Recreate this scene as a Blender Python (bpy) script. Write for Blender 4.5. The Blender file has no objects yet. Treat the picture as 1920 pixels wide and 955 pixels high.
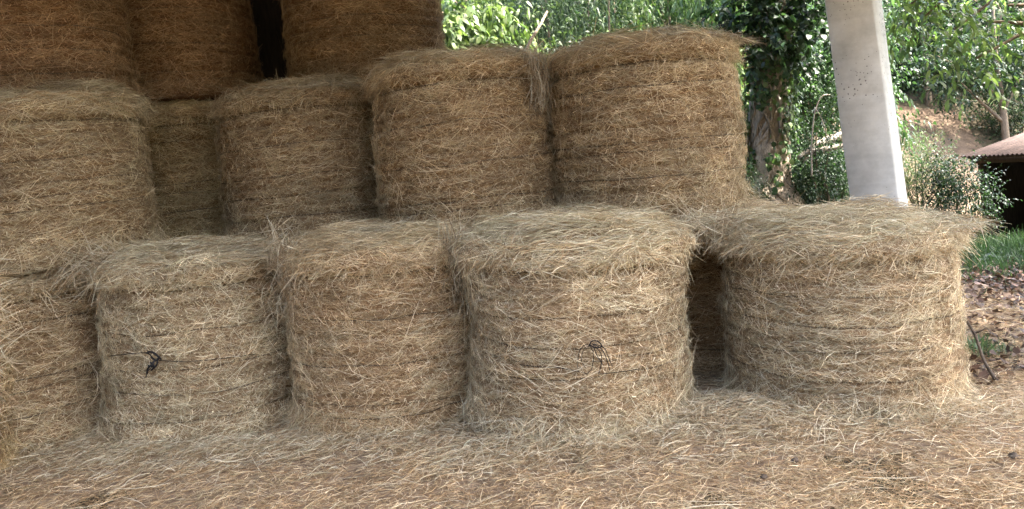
import bpy, math, random
import numpy as np
from mathutils import Matrix, Vector

random.seed(7)
rng = np.random.default_rng(11)
SC = bpy.context.scene
COL = SC.collection
rad = math.radians

# ------------------------------------------------------------------ camera
F_PX, CX, CY = 1400.0, 960.0, 310.0          # focal length and horizon point, in photo pixels
ROLL = rad(5.0)
CAM_H = 1.6
cam = bpy.data.cameras.new('camera')
cam.sensor_width = 36.0
cam.lens = 36.0 * F_PX / 1920.0
cam.shift_y = -(477.5 - CY) / 1920.0
cam.clip_start = 0.05
cam.clip_end = 600
cam_o = bpy.data.objects.new('camera', cam)
COL.objects.link(cam_o)
cr, sr = math.cos(ROLL), math.sin(ROLL)
cam_o.matrix_world = Matrix(((cr, sr, 0, 0), (0, 0, -1, 0), (-sr, cr, 0, CAM_H), (0, 0, 0, 1)))
SC.camera = cam_o

# ------------------------------------------------------------------ world, sun, exposure
SUN_EL, SUN_AZ = rad(55), rad(104)            # azimuth measured from +Y towards +X
w = bpy.data.worlds.new('World')
SC.world = w
w.use_nodes = True
nt = w.node_tree
sky = nt.nodes.new('ShaderNodeTexSky')
sky.sky_type = 'NISHITA'
sky.sun_disc = False
sky.sun_elevation = SUN_EL
sky.sun_rotation = SUN_AZ
sky.dust_density = 4.0
sky.ozone_density = 0.4
bg = nt.nodes['Background']
bg.inputs['Strength'].default_value = 0.15
nt.links.new(sky.outputs[0], bg.inputs['Color'])
sun = bpy.data.lights.new('sun', 'SUN')
sun.energy = 2.3
sun.angle = rad(0.55)
sun.color = (1.0, 0.94, 0.84)
sun_o = bpy.data.objects.new('sun', sun)
COL.objects.link(sun_o)
sd = Vector((math.sin(SUN_AZ) * math.cos(SUN_EL), math.cos(SUN_AZ) * math.cos(SUN_EL), math.sin(SUN_EL)))
sun_o.rotation_euler = sd.to_track_quat('Z', 'Y').to_euler()
sun_o.location = (20, 5, 30)
SC.view_settings.view_transform = 'Standard'
SC.view_settings.look = 'None'
SC.view_settings.gamma = 1.0
SC.view_settings.exposure = 3.9
SC.view_settings.use_curve_mapping = False
SC.render.engine = 'CYCLES'
SC.cycles.max_bounces = 5
SC.cycles.diffuse_bounces = 3
SC.cycles.use_denoising = True


# ------------------------------------------------------------------ pixel helper: photo pixel + depth -> place
def at(px, py, Y):
    u, v = (px - CX) / F_PX, (CY - py) / F_PX
    return Vector((Y * (u * cr + v * sr), Y, CAM_H + Y * (-u * sr + v * cr)))


def x_for(px, Y, z):
    return (Y * (px - CX) / F_PX + (z - CAM_H) * sr) / cr


# ------------------------------------------------------------------ numeric helpers
def vnoise(p, seed=0):
    p = np.asarray(p, dtype=np.float64)
    i = np.floor(p).astype(np.int64)
    f = p - i
    f = f * f * (3 - 2 * f)

    def h(a, b, c):
        n = (a * 374761393 + b * 668265263 + c * 2147483647 + seed * 1274126177) & 0x7fffffff
        n = ((n ^ (n >> 13)) * 1274126177) & 0x7fffffff
        n = n ^ (n >> 16)
        return (n & 0xffff) / 65535.0
    x, y, z = i[:, 0], i[:, 1], i[:, 2]
    r = 0
    for dx in (0, 1):
        for dy in (0, 1):
            for dz in (0, 1):
                wgt = (f[:, 0] if dx else 1 - f[:, 0]) * (f[:, 1] if dy else 1 - f[:, 1]) * (f[:, 2] if dz else 1 - f[:, 2])
                r = r + wgt * h(x + dx, y + dy, z + dz)
    return r * 2 - 1


def fbm(p, seed=0, oct=3):
    a, s, r = 1.0, 1.0, 0
    for k in range(oct):
        r = r + a * vnoise(np.asarray(p) * s, seed + k * 17)
        a *= 0.5
        s *= 2.03
    return r


def unit(v):
    return v / np.maximum(np.linalg.norm(v, axis=1, keepdims=True), 1e-9)


def np_mesh(name, V, quads=None, tris=None, col=None, smooth=False):
    m = bpy.data.meshes.new(name)
    V = np.ascontiguousarray(V, dtype=np.float32)
    m.vertices.add(len(V))
    m.vertices.foreach_set('co', V.ravel())
    parts, starts, tot = [], [], 0
    if quads is not None and len(quads):
        q = np.asarray(quads, dtype=np.int32)
        parts.append(q.ravel())
        starts.append(np.arange(len(q)) * 4)
        tot += len(q) * 4
    if tris is not None and len(tris):
        t = np.asarray(tris, dtype=np.int32)
        parts.append(t.ravel())
        starts.append(tot + np.arange(len(t)) * 3)
    li = np.concatenate(parts).astype(np.int32)
    st = np.concatenate(starts).astype(np.int32)
    m.loops.add(len(li))
    m.loops.foreach_set('vertex_index', li)
    m.polygons.add(len(st))
    m.polygons.foreach_set('loop_start', st)
    if smooth:
        m.polygons.foreach_set('use_smooth', np.ones(len(st), dtype=bool))
    if col is not None:
        a = m.color_attributes.new('Col', 'FLOAT_COLOR', 'POINT')
        c = np.ones((len(V), 4), dtype=np.float32)
        c[:, :3] = col
        a.data.foreach_set('color', c.ravel())
    m.update(calc_edges=True)
    m.validate()
    return m


def ribbons(P, T, N, L, W, bend, col, segs=2, twist=0.9, r=rng):
    n = len(P)
    T = unit(T)
    B = unit(np.cross(T, N))
    Nn = np.cross(B, T)
    a = r.normal(0, twist, n)[:, None]
    Wd = B * np.cos(a) + Nn * np.sin(a)
    s = np.linspace(-0.5, 0.5, segs + 1)
    V = np.zeros((n, segs + 1, 2, 3), dtype=np.float32)
    for k, sk in enumerate(s):
        c = P + T * (L * sk)[:, None] + bend * (4 * sk * sk)
        wk = (W * 0.5 * (1 - 0.55 * (2 * abs(sk)) ** 2))[:, None]
        V[:, k, 0] = c - Wd * wk
        V[:, k, 1] = c + Wd * wk
    base = (np.arange(n) * (segs + 1) * 2)[:, None]
    Q = []
    for k in range(segs):
        o = 2 * k
        Q.append(np.concatenate([base + o, base + o + 1, base + o + 3, base + o + 2], axis=1))
    Q = np.stack(Q, axis=1).reshape(-1, 4)
    C = np.repeat(col, (segs + 1) * 2, axis=0)
    return V.reshape(-1, 3), Q, C


def join(parts):
    Vs, Qs, Cs, o = [], [], [], 0
    for V, Q, C in parts:
        Vs.append(V)
        Qs.append(Q + o)
        Cs.append(C)
        o += len(V)
    return np.concatenate(Vs), np.concatenate(Qs), np.concatenate(Cs)


def tube(points, radii, sides=8, cap=True):
    pts = [Vector(p) for p in points]
    V, Q, Tt = [], [], []
    up = Vector((0.13, 0.27, 0.95))
    for i, p in enumerate(pts):
        d = (pts[min(i + 1, len(pts) - 1)] - pts[max(i - 1, 0)])
        d = d.normalized() if d.length > 1e-9 else Vector((0, 0, 1))
        a = d.cross(up)
        if a.length < 1e-3:
            a = d.cross(Vector((1, 0, 0)))
        a.normalize()
        b = d.cross(a)
        for k in range(sides):
            t = 2 * math.pi * k / sides
            V.append(p + (a * math.cos(t) + b * math.sin(t)) * radii[i])
    for i in range(len(pts) - 1):
        for k in range(sides):
            k2 = (k + 1) % sides
            Q.append((i * sides + k, i * sides + k2, (i + 1) * sides + k2, (i + 1) * sides + k))
    if cap:
        for i, ring in ((0, 0), (1, (len(pts) - 1) * sides)):
            c = len(V)
            V.append(pts[0] if i == 0 else pts[-1])
            for k in range(sides):
                k2 = (k + 1) % sides
                Tt.append((c, ring + k2, ring + k) if i == 0 else (c, ring + k, ring + k2))
    return np.array([tuple(v) for v in V]), np.array(Q, dtype=np.int32), np.array(Tt, dtype=np.int32).reshape(-1, 3)


def join_tubes(lst):
    V, Q, T, o = [], [], [], 0
    for v, q, t in lst:
        V.append(v)
        Q.append(q + o)
        T.append(t + o)
        o += len(v)
    return np.concatenate(V), np.concatenate(Q), np.concatenate(T)


def smooth_path(pts, n):
    pts = [Vector(p) for p in pts]
    P = [pts[0]] + pts + [pts[-1]]
    out = []
    for i in range(1, len(P) - 2):
        for k in range(n):
            t = k / n
            a, b, c, d = P[i - 1], P[i], P[i + 1], P[i + 2]
            out.append(0.5 * ((2 * b) + (c - a) * t + (2 * a - 5 * b + 4 * c - d) * t * t + (3 * b - a - 3 * c + d) * t ** 3))
    out.append(pts[-1])
    return out


# ------------------------------------------------------------------ object helpers
def link(name, mesh, mat=None, parent=None, kind=None):
    o = bpy.data.objects.new(name, mesh)
    COL.objects.link(o)
    if mat and mesh is not None and not mesh.materials:
        mesh.materials.append(mat)
    if parent:
        o.parent = parent
    if kind:
        o['kind'] = kind
    return o


def thing(name, label, cat, group=None, M=None):
    o = bpy.data.objects.new(name, None)
    COL.objects.link(o)
    o.empty_display_size = 0.1
    if M is not None:
        o.matrix_world = M
    return tag(o, label, cat, group)


def tag(o, label, cat, group=None):
    o['label'] = label
    o['category'] = cat
    if group:
        o['group'] = group
    return o


def box_np(x0, x1, y0, y1, z0, z1):
    V = np.array([(x, y, z) for z in (z0, z1) for y in (y0, y1) for x in (x0, x1)], float)
    Q = np.array([(0, 2, 3, 1), (4, 5, 7, 6), (0, 1, 5, 4), (2, 6, 7, 3), (0, 4, 6, 2), (1, 3, 7, 5)])
    return V, Q


def box_mesh(name, *a):
    V, Q = box_np(*a)
    return np_mesh(name, V, Q)


# ------------------------------------------------------------------ materials
def new_mat(name):
    m = bpy.data.materials.new(name)
    m.use_nodes = True
    n = m.node_tree
    return m, n, n.nodes['Principled BSDF'], n.nodes, n.links


def straw_mat(name, transl=0.28, boost=1.0):
    m, t, b, N, L = new_mat(name)
    at_ = N.new('ShaderNodeAttribute')
    at_.attribute_name = 'Col'
    oi = N.new('ShaderNodeObjectInfo')
    mx = N.new('ShaderNodeMix')
    mx.data_type = 'RGBA'
    mx.blend_type = 'MULTIPLY'
    mx.inputs[0].default_value = 1
    L.new(at_.outputs['Color'], mx.inputs[6])
    L.new(oi.outputs['Color'], mx.inputs[7])
    L.new(mx.outputs[2], b.inputs['Base Color'])
    b.inputs['Roughness'].default_value = 0.55
    b.inputs['Specular IOR Level'].default_value = 0.25
    tr = N.new('ShaderNodeBsdfTranslucent')
    L.new(mx.outputs[2], tr.inputs['Color'])
    ms = N.new('ShaderNodeMixShader')
    ms.inputs[0].default_value = transl
    L.new(b.outputs[0], ms.inputs[1])
    L.new(tr.outputs[0], ms.inputs[2])
    L.new(ms.outputs[0], N['Material Output'].inputs['Surface'])
    return m


def noise_mat(name, c0, c1, scale=(1, 1, 1), nscale=8, rough=0.9, bump=0.3, dist=0.02, objcol=False, c2=None, detail=8):
    m, t, b, N, L = new_mat(name)
    tc = N.new('ShaderNodeTexCoord')
    mp = N.new('ShaderNodeMapping')
    mp.inputs['Scale'].default_value = scale
    L.new(tc.outputs['Object'], mp.inputs['Vector'])
    nz = N.new('ShaderNodeTexNoise')
    nz.inputs['Scale'].default_value = nscale
    nz.inputs['Detail'].default_value = detail
    nz.inputs['Roughness'].default_value = 0.65
    L.new(mp.outputs[0], nz.inputs['Vector'])
    cp = N.new('ShaderNodeValToRGB')
    cp.color_ramp.elements[0].position = 0.3
    cp.color_ramp.elements[0].color = (*c0, 1)
    cp.color_ramp.elements[1].position = 0.7
    cp.color_ramp.elements[1].color = (*c1, 1)
    if c2:
        e = cp.color_ramp.elements.new(0.5)
        e.color = (*c2, 1)
    L.new(nz.outputs[0], cp.inputs[0])
    out = cp.outputs[0]
    if objcol:
        oi = N.new('ShaderNodeObjectInfo')
        mx = N.new('ShaderNodeMix')
        mx.data_type = 'RGBA'
        mx.blend_type = 'MULTIPLY'
        mx.inputs[0].default_value = 1
        L.new(out, mx.inputs[6])
        L.new(oi.outputs['Color'], mx.inputs[7])
        out = mx.outputs[2]
    L.new(out, b.inputs['Base Color'])
    b.inputs['Roughness'].default_value = rough
    b.inputs['Specular IOR Level'].default_value = 0.15
    bp = N.new('ShaderNodeBump')
    bp.inputs['Strength'].default_value = bump
    bp.inputs['Distance'].default_value = dist
    L.new(nz.outputs[0], bp.inputs['Height'])
    L.new(bp.outputs[0], b.inputs['Normal'])
    return m


def leaf_mat(name, transl=0.4):
    m, t, b, N, L = new_mat(name)
    a = N.new('ShaderNodeAttribute')
    a.attribute_name = 'Col'
    L.new(a.outputs['Color'], b.inputs['Base Color'])
    b.inputs['Roughness'].default_value = 0.45
    b.inputs['Specular IOR Level'].default_value = 0.35
    tr = N.new('ShaderNodeBsdfTranslucent')
    g = N.new('ShaderNodeMix')
    g.data_type = 'RGBA'
    g.blend_type = 'MULTIPLY'
    g.inputs[0].default_value = 1
    g.inputs[7].default_value = (1.1, 1.3, 0.65, 1)
    L.new(a.outputs['Color'], g.inputs[6])
    L.new(g.outputs[2], tr.inputs['Color'])
    ms = N.new('ShaderNodeMixShader')
    ms.inputs[0].default_value = transl
    L.new(b.outputs[0], ms.inputs[1])
    L.new(tr.outputs[0], ms.inputs[2])
    L.new(ms.outputs[0], N['Material Output'].inputs['Surface'])
    return m


def concrete_mat():
    m, t, b, N, L = new_mat('cast_concrete')
    tc = N.new('ShaderNodeTexCoord')
    n1 = N.new('ShaderNodeTexNoise')
    n1.inputs['Scale'].default_value = 3.0
    n1.inputs['Detail'].default_value = 9
    n1.inputs['Roughness'].default_value = 0.7
    L.new(tc.outputs['Object'], n1.inputs['Vector'])
    cp = N.new('ShaderNodeValToRGB')
    cp.color_ramp.elements[0].position = 0.34
    cp.color_ramp.elements[0].color = (0.385, 0.388, 0.365, 1)
    cp.color_ramp.elements[1].position = 0.66
    cp.color_ramp.elements[1].color = (0.585, 0.59, 0.56, 1)
    L.new(n1.outputs[0], cp.inputs[0])
    # air holes
    vo = N.new('ShaderNodeTexVoronoi')
    vo.inputs['Scale'].default_value = 34
    L.new(tc.outputs['Object'], vo.inputs['Vector'])
    n2 = N.new('ShaderNodeTexNoise')
    n2.inputs['Scale'].default_value = 2.2
    n2.inputs['Detail'].default_value = 3
    mp2 = N.new('ShaderNodeMapping')
    mp2.inputs['Location'].default_value = (3.1, 1.7, 0.4)
    L.new(tc.outputs['Object'], mp2.inputs['Vector'])
    L.new(mp2.outputs[0], n2.inputs['Vector'])
    mr = N.new('ShaderNodeMapRange')
    mr.inputs['From Min'].default_value = 0.45
    mr.inputs['From Max'].default_value = 0.72
    mr.inputs['To Min'].default_value = 0.0
    mr.inputs['To Max'].default_value = 0.30
    L.new(n2.outputs[0], mr.inputs['Value'])
    lt = N.new('ShaderNodeMath')
    lt.operation = 'LESS_THAN'
    L.new(vo.outputs['Distance'], lt.inputs[0])
    L.new(mr.outputs[0], lt.inputs[1])
    # fine horizontal shutter streaks
    mp3 = N.new('ShaderNodeMapping')
    mp3.inputs['Scale'].default_value = (2, 2, 26)
    L.new(tc.outputs['Object'], mp3.inputs['Vector'])
    n3 = N.new('ShaderNodeTexNoise')
    n3.inputs['Scale'].default_value = 1.0
    n3.inputs['Detail'].default_value = 6
    L.new(mp3.outputs[0], n3.inputs['Vector'])
    mm = N.new('ShaderNodeMix')
    mm.data_type = 'RGBA'
    mm.blend_type = 'OVERLAY'
    mm.inputs[0].default_value = 0.12
    L.new(cp.outputs[0], mm.inputs[6])
    L.new(n3.outputs[0], mm.inputs[7])
    mx = N.new('ShaderNodeMix')
    mx.data_type = 'RGBA'
    L.new(lt.outputs[0], mx.inputs[0])
    L.new(mm.outputs[2], mx.inputs[6])
    mx.inputs[7].default_value = (0.13, 0.125, 0.12, 1)
    L.new(mx.outputs[2], b.inputs['Base Color'])
    b.inputs['Roughness'].default_value = 0.9
    ad = N.new('ShaderNodeMath')
    ad.operation = 'SUBTRACT'
    L.new(n1.outputs[0], ad.inputs[0])
    L.new(lt.outputs[0], ad.inputs[1])
    bp = N.new('ShaderNodeBump')
    bp.inputs['Strength'].default_value = 0.35
    bp.inputs['Distance'].default_value = 0.008
    L.new(ad.outputs[0], bp.inputs['Height'])
    L.new(bp.outputs[0], b.inputs['Normal'])
    return m


M_STRAW = straw_mat('dry_hay_straw')
M_CORE = noise_mat('packed_hay', (0.095, 0.06, 0.032), (0.29, 0.20, 0.115), scale=(6, 6, 22), nscale=2.5, bump=0.9, dist=0.03, objcol=True, c2=(0.15, 0.095, 0.05))  # shade of the gaps between straws put into the dark base colour
M_TWINE = noise_mat('baler_twine', (0.05, 0.037, 0.024), (0.12, 0.085, 0.052), nscale=40, rough=0.8, bump=0.4, dist=0.002)
M_BLACK = noise_mat('black_twine', (0.008, 0.008, 0.009), (0.025, 0.023, 0.022), nscale=60, rough=0.7, bump=0.2, dist=0.001)
M_FLOOR = noise_mat('trampled_hay_floor', (0.115, 0.080, 0.052), (0.35, 0.265, 0.175), scale=(3, 7, 3), nscale=4, bump=0.8, dist=0.03, c2=(0.225, 0.16, 0.105))
M_SOIL = noise_mat('dark_soil', (0.022, 0.026, 0.013), (0.085, 0.062, 0.040), nscale=2.5, bump=0.7, dist=0.05)
M_BANK = noise_mat('earth_bank', (0.065, 0.045, 0.030), (0.14, 0.10, 0.068), nscale=2.6, bump=0.8, dist=0.08)
M_BARK = noise_mat('bark', (0.05, 0.038, 0.026), (0.24, 0.19, 0.135), scale=(1, 1, 0.3), nscale=14, bump=0.9, dist=0.03)
M_BARK2 = noise_mat('pale_bark', (0.13, 0.10, 0.07), (0.48, 0.40, 0.31), scale=(1, 1, 0.35), nscale=24, bump=1.0, dist=0.04)
M_PALE = noise_mat('bleached_wood', (0.2, 0.17, 0.14), (0.40, 0.36, 0.31), scale=(1, 1, 0.3), nscale=10, bump=0.4, dist=0.01)
M_STICK = noise_mat('dark_stick_bark', (0.035, 0.028, 0.02), (0.12, 0.09, 0.065), nscale=25, bump=0.5, dist=0.005)
M_TILE = noise_mat('rusty_brown_sheet', (0.026, 0.019, 0.016), (0.07, 0.048, 0.04), nscale=7, bump=0.4, dist=0.01)
M_WOOD = noise_mat('shade_darkened_boards', (0.012, 0.009, 0.007), (0.035, 0.026, 0.018), scale=(5, 5, 0.8), nscale=6, bump=0.4, dist=0.01)  # near black: the shade inside shed and barn is put into the colour
M_METAL = noise_mat('galvanised_sheet', (0.22, 0.22, 0.22), (0.34, 0.34, 0.33), nscale=3, rough=0.6, bump=0.1)
M_BLOCK = noise_mat('block_wall', (0.2, 0.19, 0.17), (0.32, 0.30, 0.28), nscale=6, bump=0.4)
M_CONC = concrete_mat()
M_LEAF = leaf_mat('green_leaf')
M_GRASS = leaf_mat('grass_blade', 0.3)
M_DEAD = straw_mat('dead_leaf', 0.15)

# ------------------------------------------------------------------ ground
BUMPS = []          # heaps of loose hay on the barn floor: x, y, height, radius x, radius y


def heap(px, py, h, rx, ry):
    # pixel on the floor (z = 0)
    u, v = (px - CX) / F_PX, (CY - py) / F_PX
    Y = -CAM_H / (-u * sr + v * cr)
    p = at(px, py, Y)
    BUMPS.append((p.x, p.y, h, rx, ry))


for a in ((260, 850, 0.10, 0.32, 0.22), (430, 850, 0.06, 0.40, 0.2), (700, 835, 0.09, 0.55, 0.25), (1000, 850, 0.06, 0.5, 0.2),
          (1180, 820, 0.09, 0.45, 0.3), (1330, 790, 0.13, 0.40, 0.35), (1480, 800, 0.09, 0.4, 0.3), (1740, 775, 0.09, 0.45, 0.3), (60, 850, 0.07, 0.4, 0.3)):
    heap(*a)


def floor_h(x, y):
    x, y = np.asarray(x, float), np.asarray(y, float)
    z = 0.02 * fbm(np.stack([x * 1.3, y * 1.3, x * 0], 1), 5) + 0.012 * fbm(np.stack([x * 5, y * 5, x * 0], 1), 9)
    for bx, by, h, rx, ry in BUMPS:
        z = z + 0.55 * h * np.exp(-((x - bx) / rx) ** 2 - ((y - by) / ry) ** 2)
    fade = np.clip((4.6 - x) / 0.8, 0, 1) * np.clip((x + 9.0) / 1, 0, 1) * np.clip((9.5 - y) / 1.0, 0, 1) * np.clip((y + 1) / 1.0, 0, 1)
    return z * fade


def sstep(a, b, v):
    t = np.clip((v - a) / (b - a), 0, 1)
    return t * t * (3 - 2 * t)


def land_h(x, y):
    """height of the land outside: level yard, a bank behind the barn, a dip with the low shed at the right"""
    x, y = np.asarray(x, float), np.asarray(y, float)
    left = 1 - sstep(4.3, 6.2, x - 0.10 * (y - 9))
    back = sstep(8.6, 11.2, y) * 1.15 + np.clip(y - 11, 0, 60) * 0.30
    yy = y - 0.35 * (x - 8)
    right = -0.30 * sstep(8, 12, y) + 2.6 * sstep(15.0, 19.0, yy) * sstep(2, 5, x) + np.clip(y - 19.0, 0, 60) * 0.30
    z = back * left + right * (1 - left)
    z = z + 17.0 * sstep(-7, -34, y)          # unseen rise added behind the camera to block low sky light
    rough = 0.10 * fbm(np.stack([x * 0.6, y * 0.6, x * 0], 1), 33) + 0.03 * fbm(np.stack([x * 3, y * 3, x * 0], 1), 37)
    return z + rough * sstep(6.5, 9.5, y) - 0.03


def grid_mesh(name, xs, ys, fn, smooth=True):
    X, Y = np.meshgrid(xs, ys)
    x, y = X.ravel(), Y.ravel()
    z = fn(x, y)
    nx, ny = len(xs), len(ys)
    i = (np.arange(ny - 1)[:, None] * nx + np.arange(nx - 1)[None, :]).ravel()
    Q = np.stack([i, i + 1, i + nx + 1, i + nx], 1)
    return np_mesh(name, np.stack([x, y, z], 1), Q, smooth=smooth)


xs = np.concatenate([np.linspace(-200, -14, 14), np.linspace(-12, 24, 145), np.linspace(27, 200, 14)])
ys = np.concatenate([np.concatenate([np.linspace(-200, -40, 8), np.linspace(-34, -3, 22)]), np.linspace(-1, 32, 133), np.linspace(36, 200, 14)])
g = link('ground', grid_mesh('ground', xs, ys, land_h), M_SOIL, kind='structure')
g = link('barn_floor', grid_mesh('barn_floor', np.linspace(-9, 4.6, 240), np.linspace(-1, 9.0, 170), lambda x, y: floor_h(x, y) - 0.012), M_FLOOR, kind='structure')
# bare earth bank showing on the slope at the right


def bank_h(x, y):
    return land_h(x, y) + 0.035


bx_ = np.linspace(5.2, 11.5, 60)
by_ = np.linspace(14.0, 19.2, 50)
link('earth_bank', grid_mesh('earth_bank', bx_, by_, bank_h), M_BANK, kind='structure')

# ------------------------------------------------------------------ straw colours
PAL = np.array([(0.68, 0.55, 0.375), (0.48, 0.35, 0.205), (0.31, 0.20, 0.105), (0.17, 0.108, 0.06), (0.37, 0.305, 0.18), (0.55, 0.455, 0.31)]) * np.array([[0.96, 1.035, 1.08]])


def straw_col(n, warm, r):
    """warm in -1..1: brown against grey-green"""
    wts = np.zeros((n, 6))
    wts[:, 0] = 0.14
    wts[:, 1] = 0.30
    wts[:, 2] = 0.18 + 0.34 * np.clip(warm, 0, 1)
    wts[:, 3] = 0.10 + 0.05 * np.clip(warm, 0, 1)
    wts[:, 4] = 0.12 + 0.25 * np.clip(-warm, 0, 1)
    wts[:, 5] = 0.12 + 0.20 * np.clip(-warm, 0, 1)
    c = np.cumsum(wts, 1)
    c /= c[:, -1:]
    k = (r.random(n)[:, None] > c).sum(1)
    col = PAL[np.clip(k, 0, 5)] * r.lognormal(0, 0.13, n)[:, None]
    return np.clip(col, 0.01, 0.8)


# ------------------------------------------------------------------ hay bales
R0, H0 = 0.70, 1.20
NVAR = 5


def bale_variant(seed, n_side=78000, n_top=13000, overhang=1.0):
    r = np.random.default_rng(seed)
    tw = []                                    # heights of the twine rings
    z = 0.16 + r.uniform(-0.02, 0.03)
    while z < H0 - 0.26:
        tw.append(z)
        z += r.uniform(0.062, 0.105)
    ztop = H0 - 0.17
    tw.append(ztop)
    twa = np.array(tw)
    dep = r.uniform(0.004, 0.020, len(tw))
    dep[-1] = 0.06

    def ring_z(k, th):
        p = np.stack([np.cos(th) * 1.7, np.sin(th) * 1.7, np.full_like(th, twa[k] * 9)], 1)
        return twa[k] + 0.016 * fbm(p, seed + 3)

    def radius(th, z):
        p = np.stack([np.cos(th) * 1.3, np.sin(th) * 1.3, z * 1.6], 1)
        rr = R0 + 0.042 * fbm(p, seed) + 0.012 * fbm(np.stack([np.cos(th) * 6, np.sin(th) * 6, z * 9], 1), seed + 8)
        edges = np.concatenate([[0.0], twa[:-1], [ztop]])
        zq = z - 0.016 * fbm(np.stack([np.cos(th) * 1.7, np.sin(th) * 1.7, z * 9], 1), seed + 3)
        j = np.clip(np.searchsorted(edges, zq) - 1, 0, len(edges) - 2)
        uu = np.clip((zq - edges[j]) / (edges[j + 1] - edges[j]), 0, 1)
        amp = 0.030 + 0.014 * vnoise(np.stack([np.cos(th) * 2, np.sin(th) * 2, j * 3.7], 1), seed + 5)
        rr = rr + np.where(zq < ztop, amp * (1 - (2 * uu - 1) ** 2), 0)
        for k in range(len(tw)):
            rr = rr - dep[k] * np.exp(-((z - ring_z(k, th)) / (0.016 if k < len(tw) - 1 else 0.03)) ** 2)
        rr = rr + 0.015 * np.exp(-(z / 0.07) ** 2)                                        # spread foot
        rr = rr + 0.06 * overhang * np.exp(-((z - (H0 - 0.075)) / 0.06) ** 2)             # loose brim above the last twine
        rr = rr - 0.10 * np.clip((z - (H0 - 0.06)) / 0.06, 0, 1.2) ** 2
        return rr

    def top_z(x, y):
        q = np.sqrt(x * x + y * y) / R0
        p = np.stack([x * 2.4, y * 2.4, x * 0], 1)
        return H0 - 0.02 + 0.075 * (1 - q ** 2) + 0.055 * fbm(p, seed + 21)

    # packed core
    nth, nz = 112, 56
    th = np.linspace(0, 2 * np.pi, nth, endpoint=False)
    zz = np.linspace(0.0, H0 - 0.012, nz)
    TH, ZZ = np.meshgrid(th, zz)
    rr = radius(TH.ravel(), ZZ.ravel()).reshape(nz, nth) - 0.012
    rings = [np.stack([rr * np.cos(TH), rr * np.sin(TH), ZZ], 2)]
    fr = [0.86, 0.7, 0.52, 0.34, 0.17, 0.04]
    for f in fr:
        x, y = rr[-1] * f * np.cos(th), rr[-1] * f * np.sin(th)
        rings.append(np.stack([x, y, top_z(x, y)], 1)[None])
    V = np.concatenate(rings, 0)
    nr = V.shape[0]
    i = (np.arange(nr - 1)[:, None] * nth + np.arange(nth)[None, :])
    j = (np.arange(nr - 1)[:, None] * nth + (np.arange(nth)[None, :] + 1) % nth)
    Q = np.stack([i, j, j + nth, i + nth], 2).reshape(-1, 4)
    V = V.reshape(-1, 3)
    c = len(V)
    V = np.concatenate([V, [[0, 0, float(top_z(np.array([0.0]), np.array([0.0]))[0])], [0, 0, 0]]])
    last = (nr - 1) * nth
    T = [(last + k, last + (k + 1) % nth, c) for k in range(nth)] + [((k + 1) % nth, k, c + 1) for k in range(nth)]
    core = np_mesh('packed_hay', V, Q, T, smooth=True)

    parts = []
    # straw lying on the round side, in tufts
    nc = n_side // 6
    cth = r.uniform(0, 2 * np.pi, nc)
    cz = r.uniform(0.0, H0 - 0.02, nc)
    cang = r.normal(0, 0.42, nc)
    wild = r.random(nc) < 0.25
    cang[wild] = r.uniform(-1.5, 1.5, wild.sum())
    clen = r.lognormal(math.log(0.050), 0.50, nc)
    clift = r.normal(0, 0.07, nc)
    cbr = r.lognormal(0, 0.20, nc)
    idx = np.repeat(np.arange(nc), 6)
    n = len(idx)
    th = cth[idx] + r.normal(0, 0.03, n)
    z = np.clip(cz[idx] + r.normal(0, 0.016, n), 0.004, H0 - 0.01)
    ang = cang[idx] + r.normal(0, 0.40, n)
    Ln = np.clip(clen[idx] * r.lognormal(0, 0.35, n), 0.018, 0.24)
    groove = 1.0 + 0 * z
    for k in range(len(tw)):
        groove = groove - 0.9 * np.exp(-((z - ring_z(k, th)) / 0.014) ** 2) * min(1.0, dep[k] / 0.018)
    groove = np.clip(groove, 0.05, 1)
    lay = r.random(n) ** 1.8 * 0.020 * groove - 0.006
    Ln = Ln * (0.55 + 0.45 * groove)
    ang = np.where(groove < 0.5, ang * 0.4, ang)
    rr = radius(th, z) + lay
    nor = np.stack([np.cos(th), np.sin(th), 0 * th], 1)
    tan = np.stack([-np.sin(th), np.cos(th), 0 * th], 1)
    up = np.array([[0, 0, 1.0]])
    lift = clift[idx] + r.normal(0, 0.06, n)
    D = tan * np.cos(ang)[:, None] + up * np.sin(ang)[:, None] + nor * lift[:, None]
    P = nor * rr[:, None] + up * z[:, None]
    bend = -nor * (Ln ** 2 / (8 * R0) * np.cos(ang) ** 2)[:, None] + r.normal(0, 1, (n, 3)) * (Ln * 0.10)[:, None]
    warm = 2.3 * fbm(np.stack([np.cos(th) * 1.9, np.sin(th) * 1.9, z * 3.2], 1), seed + 40) + r.normal(0, 0.3, n)
    val = 1.0 + 0.34 * fbm(np.stack([np.cos(th) * 3.5, np.sin(th) * 3.5, z * 9], 1), seed + 44)
    col = straw_col(n, warm, r) * (cbr[idx] * val)[:, None]
    Wd = r.uniform(0.0012, 0.0029, n)
    lg = Ln > 0.085
    for sel, sg in ((lg, 2), (~lg, 1)):
        parts.append(ribbons(P[sel], D[sel], nor[sel], Ln[sel], Wd[sel], bend[sel], col[sel], sg, 0.8, r))
    # chaff: short broken bits pressed flat
    n = 13000
    th = r.uniform(0, 2 * np.pi, n)
    z = r.uniform(0.01, H0 - 0.03, n)
    ang = r.uniform(-1.5, 1.5, n)
    nor = np.stack([np.cos(th), np.sin(th), 0 * th], 1)
    tan = np.stack([-np.sin(th), np.cos(th), 0 * th], 1)
    D = tan * np.cos(ang)[:, None] + up * np.sin(ang)[:, None] + nor * r.normal(0, 0.15, n)[:, None]
    P = nor * (radius(th, z) + r.uniform(0.002, 0.014, n))[:, None] + up * z[:, None]
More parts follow.
